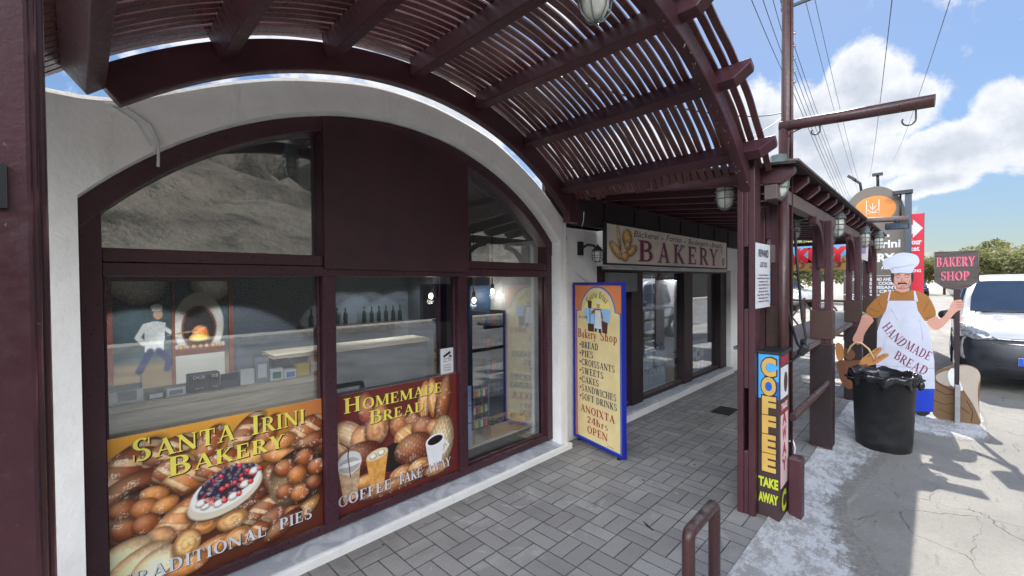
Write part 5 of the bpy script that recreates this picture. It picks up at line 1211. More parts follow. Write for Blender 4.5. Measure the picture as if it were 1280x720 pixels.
it = [dict(s=chh, O=(c0+.075, ys-.0014, .62-k*.105), U=NX, Vv=NZ, size=.08, width=.1, kind='sans', bold=.04, mi=0, off=.0006) for k, chh in enumerate('AWAY')]+[dict(s='TAKE', O=(c0+.04, ys-.0014, .725), U=NX, Vv=NZ, size=.04, width=.16, kind='sans', bold=.03, mi=1, off=.0006), dict(s='C', O=(c0+.06, ys, .03), U=NX, Vv=NZ, size=.13, width=.12, kind='sans', bold=.05, mi=2, off=.0006)]
word(cf, 'side_lettering', it, [M['redink'], M['paper'], colr('lime', 190, 200, 50)])
# reward notice
rn = thing('paper_notice', 'white handwritten REWARD notice taped to the first post', 'notice', (3.32, .85, 1.4))
b = MB(); b.box(3.155, 3.50, .851, .853, 1.405, 1.845); b.build('sheet', M['paper'], rn)
b = MB(); letter(b, 'REWARD', (3.33, .8505, 1.755), NX, NZ, .05, 'sans', .24, 'c', bold=.02, slant=.1); b.build('handwriting', M['navy'], rn, recalc=False); b = MB(); letter(b, 'LOST DOG', (3.33, .8505, 1.685), NX, NZ, .034, 'sans', .17, 'c', bold=.015, slant=.1); b.build('handwriting', M['navy'], rn, recalc=False)
r_ = random.Random(8)
wl_ = ['lost near the beach', 'small brown dog', 'answers to call', 'very friendly dog', 'please phone us', 'family miss him', 'any time of day', 'thank you', 'reward given']
for k in range(9): b = MB(); letter(b, wl_[k], (3.33, .8505, 1.625-k*.0225), NX, NZ, .0125, 'sans', r_.uniform(.2, .28), 'c', bold=.02); b.build('handwriting', M['navy'], rn, recalc=False)

# ================================================================ bin
tb = thing('rubbish_bin', 'large black plastic rubbish bin lined with a black bag, in front of the painted chef', 'bin', (5.62, .37, SLAB))
bx0, by0 = 5.62, .37
b = MB(); b.lathe([(.205, 0), (.212, .004), (.222, .1), (.245, .70), (.262, .705), (.264, .74), (.247, .742), (.236, .70), (.205, .05), (.05, .045)], (bx0, by0, SLAB), 40); b.build('bin_body', M['black'], tb)
for sgn in (-1, 1):
    b = MB(); a0 = rad(-60); ux, uy = math.cos(a0)*sgn, math.sin(a0)*sgn; c = Vector((bx0+ux*.262, by0+uy*.262, SLAB+.69)); tq = Vector((-uy, ux, 0))
    b.tube([c-tq*.06, c-tq*.055+Vector((ux, uy, 0))*.045, c+tq*.055+Vector((ux, uy, 0))*.045, c+tq*.06], .011, 8); b.build('handle', M['black'], tb)
M['bag'] = plain('glossy_bin_bag', (.02, .02, .024), .18, 0, .3, 8, .5, 14)
b = MB(); n = 72; rs_ = random.Random(12); prof = [(.222, .60), (.235, .70), (.25, .748), (.268, .752), (.276, .72), (.276, .66)]
for j, (r, z) in enumerate(prof):
    for k in range(n):
        a = 2*math.pi*k/n; w_ = .008*math.sin(a*11+j*.7)+.005*math.sin(a*23+j*1.9+1)+.008*math.sin(a*5+2)
        zz = z+(.022*math.sin(a*7+1.3)+.012*math.sin(a*15+.4))*(1.6 if j == 5 else .5 if j > 2 else .3)
        b.v.append((bx0+(r+w_*(.4+.25*j))*math.cos(a), by0+(r+w_*(.4+.25*j))*math.sin(a), SLAB+zz))
for j in range(len(prof)-1):
    for k in range(n): b.f.append((j*n+k, j*n+(k+1) % n, (j+1)*n+(k+1) % n, (j+1)*n+k))
b.mi = [0]*len(b.f); b.sm = [True]*len(b.f); bag = b.build('bin_bag', M['bag'], tb, recalc=True)
so = bag.modifiers.new('thick', 'SOLIDIFY'); so.thickness = .004
b = MB(); b.ball((bx0+.02, by0-.24, SLAB+.70), .05, .045, .06); b.ball((bx0-.03, by0-.27, SLAB+.66), .03, .03, .05); b.build('bag_knot', M['bag'], tb)

# ================================================================ the painted chef
ch = thing('chef_cutout', 'flat painted wooden chef in an apron holding a paddle sign reading BAKERY SHOP', 'cutout sign', (7.1, .15, -.08))
CP = dict(
  hat=[(0.392, 1.654), (0.403, 1.714), (0.448, 1.723), (0.483, 1.769), (0.477, 1.825), (0.435, 1.861), (0.393, 1.87), (0.351, 1.905), (0.283, 1.916), (0.224, 1.902), (0.171, 1.881), (0.147, 1.837), (0.147, 1.776), (0.173, 1.74), (0.194, 1.723), (0.207, 1.651), (0.296, 1.671)],
  face=[(0.384, 1.661), (0.392, 1.58), (0.375, 1.524), (0.35, 1.483), (0.295, 1.465), (0.241, 1.483), (0.217, 1.534), (0.207, 1.633), (0.212, 1.665), (0.296, 1.678)],
  hair_l=[(0.406, 1.651), (0.381, 1.676), (0.367, 1.642), (0.375, 1.579), (0.375, 1.527), (0.397, 1.565)],
  hair_r=[(0.22, 1.644), (0.207, 1.672), (0.193, 1.647), (0.196, 1.571), (0.214, 1.531), (0.217, 1.585)],
  hair_t=[(0.384, 1.676), (0.207, 1.672), (0.207, 1.647), (0.295, 1.663), (0.383, 1.646)],
  neck=[(0.355, 1.501), (0.36, 1.438), (0.294, 1.413), (0.23, 1.44), (0.235, 1.502)],
  shirt=[(0.358, 1.457), (0.476, 1.422), (0.539, 1.361), (0.668, 1.165), (0.546, 1.079), (0.489, 1.173), (0.474, 1.052), (0.069, 1.077), (-0.012, 1.153), (0.031, 1.31), (0.075, 1.398), (0.161, 1.444), (0.233, 1.451), (0.294, 1.421)],
  arm_l=[(0.668, 1.165), (0.547, 1.086), (0.614, 0.975), (0.655, 0.887), (0.667, 0.839), (0.667, 0.789), (0.691, 0.752), (0.733, 0.744), (0.77, 0.776), (0.773, 0.83), (0.74, 0.9), (0.704, 1.015)],
  arm_r=[(0.094, 1.086), (-0.007, 1.16), (-0.022, 1.111), (-0.057, 1.137), (-0.101, 1.22), (-0.125, 1.311), (-0.149, 1.343), (-0.206, 1.355), (-0.218, 1.314), (-0.216, 1.239), (-0.169, 1.219), (-0.121, 1.137), (-0.062, 1.036), (-0.008, 0.983), (0.038, 1.001)],
  apron=[(0.424, 1.325), (0.174, 1.332), (0.157, 1.209), (0.094, 1.083), (0.06, 0.978), (0.032, 0.795), (0.013, 0.619), (0.006, 0.292), (0.5, 0.208), (0.539, 0.515), (0.531, 0.745), (0.529, 0.935), (0.492, 1.089), (0.446, 1.205)],
  strap_l=[(0.435, 1.318), (0.411, 1.46), (0.397, 1.46), (0.419, 1.318)],
  strap_r=[(0.189, 1.324), (0.195, 1.447), (0.179, 1.447), (0.153, 1.318)],
  blue=[(0.217, 0.264), (0.012, 0.298), (0.018, 0.012), (0.189, -0.031)],
  feet=[(0.17, -0.013), (0.043, 0.01), (0.053, -0.028), (0.115, -0.059), (0.157, -0.05)],
  sack=[(0.04, 0.365), (0.007, 0.477), (-0.06, 0.54), (-0.133, 0.585), (-0.252, 0.611), (-0.334, 0.577), (-0.364, 0.497), (-0.351, 0.36), (-0.348, 0.088), (-0.371, -0.049), (-0.303, -0.085), (-0.209, -0.083), (-0.088, -0.072), (0.043, -0.037)],
  flour=[(-0.092, 0.484), (-0.133, 0.571), (-0.177, 0.518), (-0.197, 0.403), (-0.233, 0.299), (-0.171, 0.312), (-0.117, 0.362)],
  flap=[(-0.133, 0.571), (-0.252, 0.607), (-0.336, 0.571), (-0.361, 0.49), (-0.332, 0.357), (-0.348, 0.088), (-0.369, -0.046), (-0.306, 0.165), (-0.233, 0.299), (-0.197, 0.403), (-0.163, 0.509)],
  mouth_ring=[(0.007, 0.449), (-0.06, 0.508), (-0.121, 0.531), (-0.109, 0.459), (-0.134, 0.341), (-0.086, 0.343), (-0.011, 0.373)],
  plate=[(0.017, 1.902), (-0.333, 1.903), (-0.337, 1.557), (-0.259, 1.492), (-0.196, 1.475), (-0.134, 1.464), (-0.065, 1.485), (0.015, 1.555)],
  pole=[(-0.141, 1.478), (-0.193, 1.478), (-0.194, -0.1), (-0.159, -0.108)],
  bag1=[(0.714, 0.492), (0.678, 0.574), (0.531, 0.729), (0.487, 0.738), (0.479, 0.701), (0.53, 0.623), (0.648, 0.485)],
  bag2=[(0.648, 0.485), (0.589, 0.566), (0.473, 0.66), (0.422, 0.665), (0.413, 0.636), (0.458, 0.593), (0.559, 0.497)],
  loaf=[(0.96, 0.734), (0.911, 0.754), (0.87, 0.691), (0.857, 0.593), (0.879, 0.51), (0.943, 0.51)],
  basket=[(0.946, 0.522), (0.8, 0.52), (0.693, 0.553), (0.559, 0.512), (0.678, 0.38), (0.768, 0.17), (0.824, 0.133), (0.894, 0.229), (0.933, 0.383)],
  loaf2=[(0.87, 0.663), (0.817, 0.692), (0.764, 0.662), (0.739, 0.587), (0.8, 0.52), (0.857, 0.553)],
)
FX = 7.1
skc = colr('cutout_skin', 204, 150, 132, .5); shc = colr('cutout_shirt', 160, 104, 40, .5); apc = colr('cutout_apron', 200, 204, 220, .5); hac = colr('cutout_hat', 194, 200, 216, .5); hic = colr('cutout_hair', 34, 26, 26, .5); bl_ = colr('cutout_blue', 22, 62, 190, .45)
sak = colr('cutout_sack', 112, 86, 58, .7); flp = colr('cutout_flap', 176, 164, 150, .7); brdw = colr('cutout_loaf', 190, 132, 76, .6); bas = colr('cutout_basket', 112, 70, 46, .7); ring = colr('cutout_ring', 168, 156, 144, .6)
M['plate'] = plain('dark_grained_board', (.055, .04, .035), .45, 0, .5, 4, .3, 12, st=(1, 1, 9))
def smooth(p, it=2):
    for _ in range(it):
        q = []
        for i in range(len(p)):
            a, c = p[i], p[(i+1) % len(p)]; q += [(.75*a[0]+.25*c[0], .75*a[1]+.25*c[1]), (.25*a[0]+.75*c[0], .25*a[1]+.75*c[1])]
        p = q
    return p
def cut(key, name, m, front, back=.018, sm=2):
    p = CP[key]; p = smooth(p, sm) if sm else p
    b = MB(); b.prism(p, 'X', FX-front, FX+back); return b.build(name, m, ch, bevel=.0015 if not sm else 0)
cut('sack', 'sack', sak, .002); cut('mouth_ring', 'sack_rim', ring, .004, 0); cut('flap', 'sack_flap', flp, .007, 0); cut('flour', 'flour', M['paper'], .010, 0)
cut('blue', 'trousers', bl_, .004, .0175, 0); cut('feet', 'shoes', hic, .006, .017, 1); cut('neck', 'neck', skc, .005, .017, 1)
cut('loaf', 'loaf', brdw, .003, .016); cut('loaf2', 'loaf', bas, .005, .016); cut('basket', 'basket', bas, .007, .016)
cut('shirt', 'shirt', shc, .0085, .017, 2); cut('arm_l', 'arm', skc, .011, .0165, 1); cut('arm_r', 'arm', skc, .016, .0165, 1)
cut('apron', 'apron', apc, .013, .0172, 0); cut('strap_l', 'strap', apc, .0122, 0, 0); cut('strap_r', 'strap', apc, .0122, 0, 0)
cut('bag1', 'baguette', brdw, .017, 0); cut('bag2', 'baguette', brdw, .019, 0)
cut('face', 'face', skc, .008, .0175, 1); cut('hair_l', 'hair', hic, .0095, .0168, 1); cut('hair_r', 'hair', hic, .0095, .0168, 1); cut('hair_t', 'hair', hic, .0105, 0, 0); cut('hat', 'hat', hac, .013, .0178, 2)
def lines(name, m, front, ws):
    for pts, wd in ws:
        b = MB(); b.tube([Vector((FX-front, y, z)) for y, z in pts], wd, 6); b.build(name, m, ch)
lines('face_line', hic, .009, [([(.355, 1.605), (.34, 1.613), (.32, 1.605)], .003), ([(.27, 1.605), (.25, 1.613), (.235, 1.605)], .003), ([(.36, 1.635), (.335, 1.645), (.312, 1.635)], .0045), ([(.28, 1.635), (.255, 1.645), (.232, 1.635)], .0045), ([(.30, 1.60), (.305, 1.565), (.29, 1.555), (.28, 1.565)], .0022), ([(.335, 1.527), (.315, 1.543), (.295, 1.538), (.275, 1.543), (.255, 1.527)], .009), ([(.315, 1.507), (.295, 1.503), (.275, 1.508)], .0025), ([(.35, 1.486), (.295, 1.468), (.24, 1.486)], .0025)])
b = MB(); 
for y in (.337, .253): b.ball((FX-.009, y, 1.598), .001, .013, .006)
b.build('eye', M['paper'], ch); b = MB()
for y in (.336, .252): b.ball((FX-.0105, y, 1.598), .001, .005, .0055)
b.build('pupil', hic, ch)
lines('hat_fold', colr('cutout_line', 120, 126, 140, .6), .0135, [([(.40, 1.722), (.36, 1.735), (.30, 1.74), (.24, 1.755), (.20, 1.765)], .0025), ([(.39, 1.73), (.38, 1.69)], .002)])
lines('apron_line', colr('cutout_line', 120, 126, 140, .6), .0135, [([(.424, 1.323), (.174, 1.33)], .002), ([(.01, .53), (.53, .50)], .0018)])
lines('wrist_line', brn, .0115, [([(.665, .86), (.62, .885)], .003)]); lines('finger_line', brn, .0165, [([(-.165, y), (-.215, y)], .0022) for y in (1.265, 1.29, 1.32)]); lines('basket_handle', colr('cutout_rope', 206, 180, 140, .7), .0175, [([(.83, .62), (.79, .72), (.74, .775), (.68, .765), (.61, .70), (.56, .58)], .012)])
lines('sack_fold', colr('fold_brown', 58, 40, 26, .8), .0025, [([(.02, .30), (-.08, .24), (-.18, .26)], .003), ([(.0, .38), (-.06, .33), (-.13, .30), (-.20, .26)], .004), ([(.03, .16), (-.07, .12), (-.16, .15), (-.27, .06)], .003), ([(-.02, .06), (-.12, .02), (-.2, .03)], .002), ([(-.25, .2), (-.3, .08), (-.29, -.04)], .003)])
lines('shirt_fold', colr('fold_tan', 116, 72, 26, .6), .0088, [([(.62, 1.16), (.57, 1.12), (.54, 1.14)], .003), ([(.60, 1.22), (.55, 1.19), (.50, 1.18)], .0025), ([(.04, 1.14), (.07, 1.12), (.09, 1.13)], .003), ([(.52, 1.33), (.50, 1.25), (.47, 1.20)], .002), ([(.06, 1.34), (.08, 1.26), (.11, 1.2)], .002), ([(.36, 1.44), (.30, 1.40), (.23, 1.44)], .003)])
lines('apron_fold', colr('fold_grey', 168, 174, 194, .6), .0135, [([(.40, 1.22), (.36, 1.14), (.34, 1.08)], .002), ([(.14, 1.1), (.12, .95), (.11, .86)], .002), ([(.16, .42), (.15, .33), (.16, .27)], .002), ([(.33, .55), (.35, .42), (.34, .3)], .002), ([(.42, .9), (.46, .8), (.47, .7)], .002)])
lines('cheek_line', colr('skin_shadow', 176, 116, 98, .6), .009, [([(.37, 1.58), (.365, 1.54), (.345, 1.50)], .003), ([(.228, 1.58), (.232, 1.54), (.25, 1.50)], .003), ([(.34, 1.56), (.325, 1.55)], .003), ([(.26, 1.56), (.27, 1.55)], .003), ([(.32, 1.49), (.295, 1.485), (.272, 1.49)], .003)])
lines('baguette_cut', colr('crust_dark', 128, 76, 36, .6), .0195, [([(.62, .60), (.585, .63)], .004), ([(.58, .645), (.545, .67)], .004), ([(.54, .685), (.51, .71)], .004), ([(.57, .545), (.54, .575)], .004), ([(.52, .585), (.49, .615)], .004), ([(.48, .62), (.45, .645)], .004)])
# wooden pole and paddle
b = MB(); b.prism(CP['pole'], 'X', FX-.0145, FX+.0182); b.build('pole', M['darkwood'], ch, bevel=.003)
b = MB(); b.prism(CP['plate'], 'X', FX-.02, FX+.019); b.build('paddle', M['plate'], ch, bevel=.004)
b = MB(); pe = CP['plate']; 
for i in range(len(pe)): b.tube([(FX-.0205, *pe[i]), (FX-.0205, *pe[(i+1) % len(pe)])], .004, 6)
b.build('paddle_rim', M['worn'], ch)
b = MB()
for s_, y, z, wd, sz in (('BAKERY', -.003, 1.735, .31, .105), ('SHOP', -.04, 1.575, .235, .10)):
    letter(b, s_, (FX-.021, y+.004, z-.003), (0, -1, 0), NZ, sz, 'roman', wd, mi=1, off=.0); letter(b, s_, (FX-.021, y-.002, z+.002), (0, -1, 0), NZ, sz, 'roman', wd, mi=0, off=.0015)
b.build('paddle_lettering', [colr('raspberry', 196, 50, 92), colr('pale_pink', 226, 150, 160)], ch, recalc=False)
def curve_word(b, s, p0, p1, size, mi=0, bow=0.):
    (y0, z0), (y1, z1) = p0, p1; d = Vector((0, y1-y0, z1-z0)); L = d.length; U = d/L; N_ = Vector((-1, 0, 0)); V_ = N_.cross(U)
    letter(b, s, (FX-.0135, y0, z0), U, V_, size, 'roman', L, mi=mi, off=.001, warp=lambda x, y: (x+y*-.18, y-bow*math.sin(math.pi*x/L)*.5))
for w_ in (('HAND', (.485, .985), (.30, .745), .105, 0, .03), ('MADE', (.27, .745), (.055, .615), .105, 0, .015), ('BREAD', (.375, .615), (.085, .435), .105, 0, .03)): b = MB(); curve_word(b, *w_); b.build('apron_lettering', [M['marooninkk']], ch, recalc=False)
# the galvanised prop that holds the pole
b = MB(); b.box(6.995, 7.045, -.20, -.155, -.11, .38); b.box(6.975, 7.065, -.205, -.15, -.085, -.075); b.build('prop_bracket', M['steel'], ch, bevel=.003)
b = MB(); b.box(7.12, 7.15, .30, .34, -.09, .8); b.box(7.12, 7.15, .08, .12, -.09, .8); b.build('back_stay', M['brownwood'], ch)

# ================================================================ vehicles
M['carwhite'] = plain('white_car_paint', (.55, .565, .58), .25, 0, .03, 2, coat=1)
M['carsilver'] = plain('silver_car_paint', (.42, .44, .47), .28, .4, .04, 2, coat=1)
M['bumper'] = plain('black_bumper', (.018, .02, .028), .38, 0, .2, 8)
M['navypaint'] = plain('navy_car_paint', (.012, .018, .045), .22, 0, .1, 2, coat=1)
M['lens'] = plain('clear_lens', (.34, .36, .38), .06, .5, .5, 26)
M['chrome'] = plain('chrome', (.7, .71, .72), .12, 1, .05)
M['tyre'] = M['rubber']
def van(name, label, loc, group=None, paint='carwhite', full=True, rzv=0.):
    """a small panel van, nose to -X at x=0, centred on y=0; built in place then moved"""
    t = thing(name, label, 'van', (0, 0, 0), group); p = M[paint]
    L, Wd, Hh_ = 3.9, .84, 1.74
    # stations along the car: (x, z of the top line, half width at belt, half width at the top)
    st = [(.0, .76, .60, .60), (.05, .86, .70, .66), (.16, .945, .775, .70), (.45, 1.02, .82, .74), (.85, 1.085, .84, .76), (1.0, 1.11, .84, .77), (1.22, 1.295, .845, .74), (1.52, 1.55, .845, .70), (1.78, 1.675, .845, .67), (2.1, 1.735, .845, .66), (2.9, 1.74, .845, .66), (3.6, 1.72, .84, .65), (3.82, 1.66, .83, .64), (3.88, 1.2, .83, .7), (3.9, .9, .82, .78)]
    b = MB(); m = 14; zb = .24
    for x, zt, hw, ht in st:
        belt = min(zt-.02, .98); low = .30 if x > .3 else .52+.0*x
        row = [(-ht*.0, zt), (ht*.55, zt-.004), (ht*.88, zt-.025), (ht, zt-.07 if zt > 1.1 else zt-.05), (hw*.985, max(belt, low+.12)), (hw, max(belt-.1, low+.1)), (hw, low+.08), (hw*.97, low)]
        full_ = [(y, z) for y, z in row]+[(-y, z) for y, z in row[::-1]][:-1]
        b.v += [(x, y, z) for y, z in full_]
    m = 15
    for i in range(len(st)-1):
        for k in range(m): b.f.append((i*m+k, i*m+(k+1) % m, (i+1)*m+(k+1) % m, (i+1)*m+k))
    b.f += [tuple(range(m)), tuple((len(st)-1)*m+k for k in range(m))[::-1]]; b.mi = [0]*len(b.f); b.sm = [True]*len(b.f)
    body = b.build('body', p, t, bevel=.012)
    if full:
        # black lower front with the bumper
        b = MB(); sec = [(-.07, .30, .66), (-.10, .40, .72), (-.09, .56, .765), (-.07, .68, .775), (-.05, .77, .76), (-.015, .815, .72), (.14, .80, .80), (.40, .70, .838), (.42, .28, .838), (.1, .24, .74)]
        ny = 17
        for x, z, hw in sec:
            for k in range(ny):
                f = k/(ny-1)*2-1; b.v.append((x+.12*abs(f)**3*(1 if x < .1 else .2), f*(hw+.012), z))
        for i in range(len(sec)-1):
            for k in range(ny-1): b.f.append((i*ny+k, i*ny+k+1, (i+1)*ny+k+1, (i+1)*ny+k))
        b.f += [tuple(i*ny for i in range(len(sec))), tuple(i*ny+ny-1 for i in range(len(sec)))[::-1], tuple(k for k in range(ny))+tuple((len(sec)-1)*ny+k for k in range(ny))[::-1]]
        b.mi = [0]*len(b.f); b.sm = [True]*len(b.f); bp__ = b.build('front_bumper', M['bumper'], t)
        b = MB()
        for k in range(4): b.box(-.098+.012*k, -.07+.012*k, -.45, .45, .40+.045*k, .412+.045*k)
        b.build('grille_slats', M['black'], bp__)
        b = MB(); b.tube([(-.02, -.5, .735), (-.045, -.25, .742), (-.05, 0, .744), (-.045, .25, .742), (-.02, .5, .735)], .012, 8); b.tube([(.0, -.56, .79), (-.02, -.25, .80), (-.025, 0, .802), (-.02, .25, .80), (.0, .56, .79)], .009, 8); b.build('grille_trim', M['chrome'], t)
        for sg in (-1, 1):
            b = MB(); pts = []
            for (x, y, z) in ((.015, .44, .80), (.03, .62, .77), (.09, .75, .80), (.26, .80, .90), (.36, .795, .985), (.22, .72, .965), (.10, .58, .905)): pts.append((x, sg*y, z))
            c = Vector((.11, sg*.66, .875)); o = Vector((-.45, sg*.35, .12)).normalized()*.035
            n_ = len(pts); b.v = [tuple(Vector(q)+o*.9) for q in pts]+[tuple(c+(Vector(q)-c)*.7+o*1.7) for q in pts]+[tuple(Vector(q)-o*2) for q in pts]
            b.f = [(i, (i+1) % n_, (i+1) % n_+n_, i+n_) for i in range(n_)]+[tuple(n_+i for i in range(n_))]+[(i+2*n_, (i+1) % n_+2*n_, (i+1) % n_, i) for i in range(n_)]; b.mi = [0]*len(b.f); b.sm = [True]*(len(b.f)-n_)+[False]*n_
            hl = b.build('headlight', M['lens'], t); b = MB(); b.ball((.075, sg*.60, .855), .03, .04, .035); b.build('lamp_bowl', M['chrome'], hl)
            b = MB(); b.ball((1.12, sg*.95, 1.06), .055, .10, .085); b.tube([(1.14, sg*.83, 1.03), (1.13, sg*.92, 1.04)], .02, 8); b.build('mirror', M['black'], t)
            b = MB(); b.tube([(1.75, sg*.58, 1.745), (1.80, sg*.585, 1.79), (3.55, sg*.565, 1.79), (3.6, sg*.565, 1.74)], .016, 8); b.build('roof_rail', M['black'], t)
            for x in (2.02, 2.22):
                b = MB(); b.box(x-.05, x+.05, sg*.848-.012, sg*.848+.012, .93, .965); b.build('door_handle', M['black'], t, bevel=.005)
            b = MB()
            for x in (1.12, 2.12, 3.12): b.box(x-.004, x+.004, sg*.846-.002, sg*.846+.002, .38, .96)
            b.box(1.12, 3.55, sg*.848-.004, sg*.848+.004, .58, .63); b.build('side_trim', M['black'], t)
        b = MB(); b.tube([(1.62, .0, 1.66), (1.50, .0, 1.90)], .006, 6); b.build('aerial', M['white'], t)
        b = MB(); b.box(-.112, -.098, -.26, .26, .455, .565); pl = b.build('number_plate', M['white'], t, bevel=.003); b = MB(); b.box(-.1145, -.1125, .21, .258, .457, .563); b.build('plate_band', colr('eu_blue', 20, 70, 190, .4), pl)
        b = MB(); letter(b, 'NIM 4170', (-.1125, .19, .478), (0, -1, 0), NZ, .075, 'sans', .42, off=.001); b.build('plate_lettering', M['ink'], pl, recalc=False)
        b = MB()
        b.tube([(.985, .55, 1.135), (.99, .15, 1.15), (1.0, -.35, 1.145)], .01, 6); b.tube([(1.0, .0, 1.15), (1.32, .42, 1.41)], .006, 6); b.build('wiper', M['black'], t)
    # glass, laid just proud of the body
    def gl(pts, name='side_window'):
        c = sum((Vector(q) for q in pts), Vector())/len(pts); nrm = (Vector(pts[1])-Vector(pts[0])).cross(Vector(pts[2])-Vector(pts[0])).normalized()
        if nrm.dot(c-Vector((2, 0, .9))) < 0: nrm = -nrm
        n_ = len(pts); b = MB(); b.v = [tuple(Vector(q)+nrm*.012) for q in pts]+[tuple(Vector(q)-nrm*.02) for q in pts]
        b.f = [tuple(range(n_)), tuple(range(2*n_-1, n_-1, -1))]+[(i, (i+1) % n_, (i+1) % n_+n_, i+n_) for i in range(n_)]; b.mi = [0]*len(b.f); b.sm = [False]*len(b.f); return b.build(name, M['darkglass'], t)
    gl([(1.01, -.68, 1.15), (1.01, .68, 1.15), (1.25, .66, 1.36), (1.54, .58, 1.615), (1.54, -.58, 1.615), (1.25, -.66, 1.36)], 'windscreen')
    for sg in (-1, 1):
        gl([(1.30, sg*.838, 1.04), (2.06, sg*.838, 1.04), (2.06, sg*.70, 1.58), (1.68, sg*.715, 1.55)])
        gl([(2.18, sg*.838, 1.04), (3.0, sg*.838, 1.04), (3.0, sg*.70, 1.58), (2.18, sg*.70, 1.58)])
        for x in (.72, 3.15):
            b = MB(); b.lathe([(.30, -.10), (.315, -.09), (.315, .09), (.30, .10), (.20, .102)], (x, sg*.76, .315), 26, 'Y'); w_ = b.build('wheel', M['tyre'], t)
            if full:
                b = MB(); yy_ = sg*.866; b.lathe([(.195, -.008), (.195, .004), (.06, .012), (.05, .012)], (x, yy_, .315), 20, 'Y'); b.build('rim', M['chrome'], w_)
            b = MB(); b.band(x, .315, .325, .37, -5, 185, sg*.80, sg*.852, 20); b.build('wheel_arch', M['black'], t)
    t.location = loc; t.rotation_euler = (0, 0, rzv); return t
M['darkglass'] = plain('dark_car_window', (.03, .045, .075), .03, 0, .1, 2, spec=.9)
van('parked_van', 'white van with a black bumper and roof rails parked nose on behind the chef cutout', (9.2, -1.07, -.08))
v2 = van('parked_van', 'white van parked beyond the lattice fence, seen between the poles', (25.5, 5.6, -.075), None, full=False, rzv=.5)
dup(v2, (30, 5.0, -.075), 'white van parked beyond the lattice fence, right of the second post', rz=1.2)
v3 = van('parked_van', 'dark blue van far along the road under the trees', (52, 1.2, -.075), None, 'navypaint', False, rzv=.2)
v4 = van('parked_van', 'silver van far off in the parking ground beside the red sign', (44, .9, -.075), None, 'carsilver', False, rzv=1.9)
dup(v2, (38, 8.2, -.075), 'white van far off in the parking ground behind the tables', rz=2.2)

# ================================================================ signs beyond the pergola
to = thing('pillar_sign', 'tall round topped brown bakery pillar sign with an orange oval', 'sign', (14.05, 1.12, -.07))
tau = colr('taupe_sign', 104, 95, 86, .5)
ty0, ty1, th = .54, 1.72, 3.90
poly = [(ty0, -.1), (ty1, -.1), (ty1, 3.15)]+[((ty0+ty1)/2+.59*math.cos(a), 3.15+.75*math.sin(a)) for a in np.linspace(.02, math.pi-.02, 30)]+[(ty0, 3.15)]
b = MB(); b.prism(poly, 'X', 14.0, 14.12); b.build('sign_board', tau, to, bevel=.006)
oc = colr('oval_orange', 204, 128, 50, .5); b = MB(); b.prism([(1.10+.40*math.cos(a), 3.33+.33*math.sin(a)) for a in np.linspace(0, 6.2832, 41)[:-1]], 'X', 13.997, 13.9995); b.build('orange_oval', oc, to)
b = MB()
for y in (1.02, 1.26): b.tube([(13.995, y, 3.18), (13.995, y, 3.56)], .008, 5)
for y0_, y1_, z0_, z1_ in ((1.02, 1.14, 3.34, 3.24), (1.26, 1.14, 3.34, 3.24), (1.14, 1.14, 3.22, 3.48), (1.14, 1.08, 3.30, 3.42), (1.14, 1.20, 3.30, 3.42), (1.05, 1.23, 3.24, 3.24)): b.tube([(13.995, y0_, z0_), (13.995, y1_, z1_)], .007, 5)
b.build('wheat_emblem', M['paper'], to)
UY = (0, -1, 0)
def tl(*a, **k): b = MB(); letter(b, *a, **k); b.build('lettering', M['paper'], to, recalc=False)
tl('the', (13.998, .98, 2.62), UY, NZ, .09, 'sans', .16, 'l', bold=.02); tl('Santa Irini', (13.998, 1.66, 2.36), UY, NZ, .19, 'sans', 1.04, 'l', bold=.03); tl('BAKERY', (13.998, 1.66, 2.02), UY, NZ, .19, 'sans', .94, 'l', bold=.05); tl('nsio', (13.998, .98, 1.83), UY, NZ, .1, 'sans', .26, 'l', bold=.03, slant=.25)
for k, s_ in enumerate(('HOMEMADE BREAD AND PIES', 'CAKES - COOKIES', 'CROISSANTS', 'ICE CREAM')): tl(s_, (13.998, .62, 1.545-k*.10), UY, NZ, .07, 'sans', (1.0, .78, .7, .6)[k], 'r', bold=.04)
tl('COFFEE TAKE AWAY', (13.998, 1.62, 1.06), UY, NZ, .085, 'sans', 1.0, 'l', bold=.05)
for q in ((.56, 1.70, 1.665, 1.675), (.54, 1.72, 1.175, 1.20)): b = MB(); b.box(13.9965, 13.999, *q); b.build('rule_line', M['paper'], to)
for y, tilt in ((1.36, .35), (1.05, 0.)):
    b = MB(); b.tube([(14.06, y, 3.75), (14.06, y+tilt*.1, 4.03), (14.0, y+tilt*.5, 4.15)], .03, 8); b.obox((13.98, y+tilt*.55, 4.18), .12, .2, .06, Matrix.Rotation(tilt*2, 3, 'X')); b.build('spot_lamp', M['darkmetal'], to)
rs2 = thing('supermarket_sign', 'tall red supermarket sign with a white arrow beside the brown pillar sign', 'sign', (14.6, .35, -.07))
redc = colr('sign_red', 206, 30, 58, .45)
b = MB(); b.box(14.6, 14.7, .225, .78, .9, 3.2); b.build('sign_board', redc, rs2, bevel=.006); b = MB(); b.box(14.62, 14.68, .215, .224, .9, 3.21); b.build('edge_strip', M['worn'], rs2)
b = MB(); b.tube([(14.65, .3, -.1), (14.65, .3, .9)], .04, 10); b.build('leg', M['darkmetal'], rs2); b = MB(); b.tube([(14.65, .7, -.1), (14.65, .7, .9)], .04, 10); b.build('leg', M['darkmetal'], rs2)
b = MB(); b.prism([(.58, 3.0), (.42, 2.92), (.42, 3.06), (.24, 2.83), (.42, 2.60), (.42, 2.72), (.47, 2.66), (.58, 2.70), (.50, 2.80), (.50, 2.88)], 'X', 14.594, 14.598)
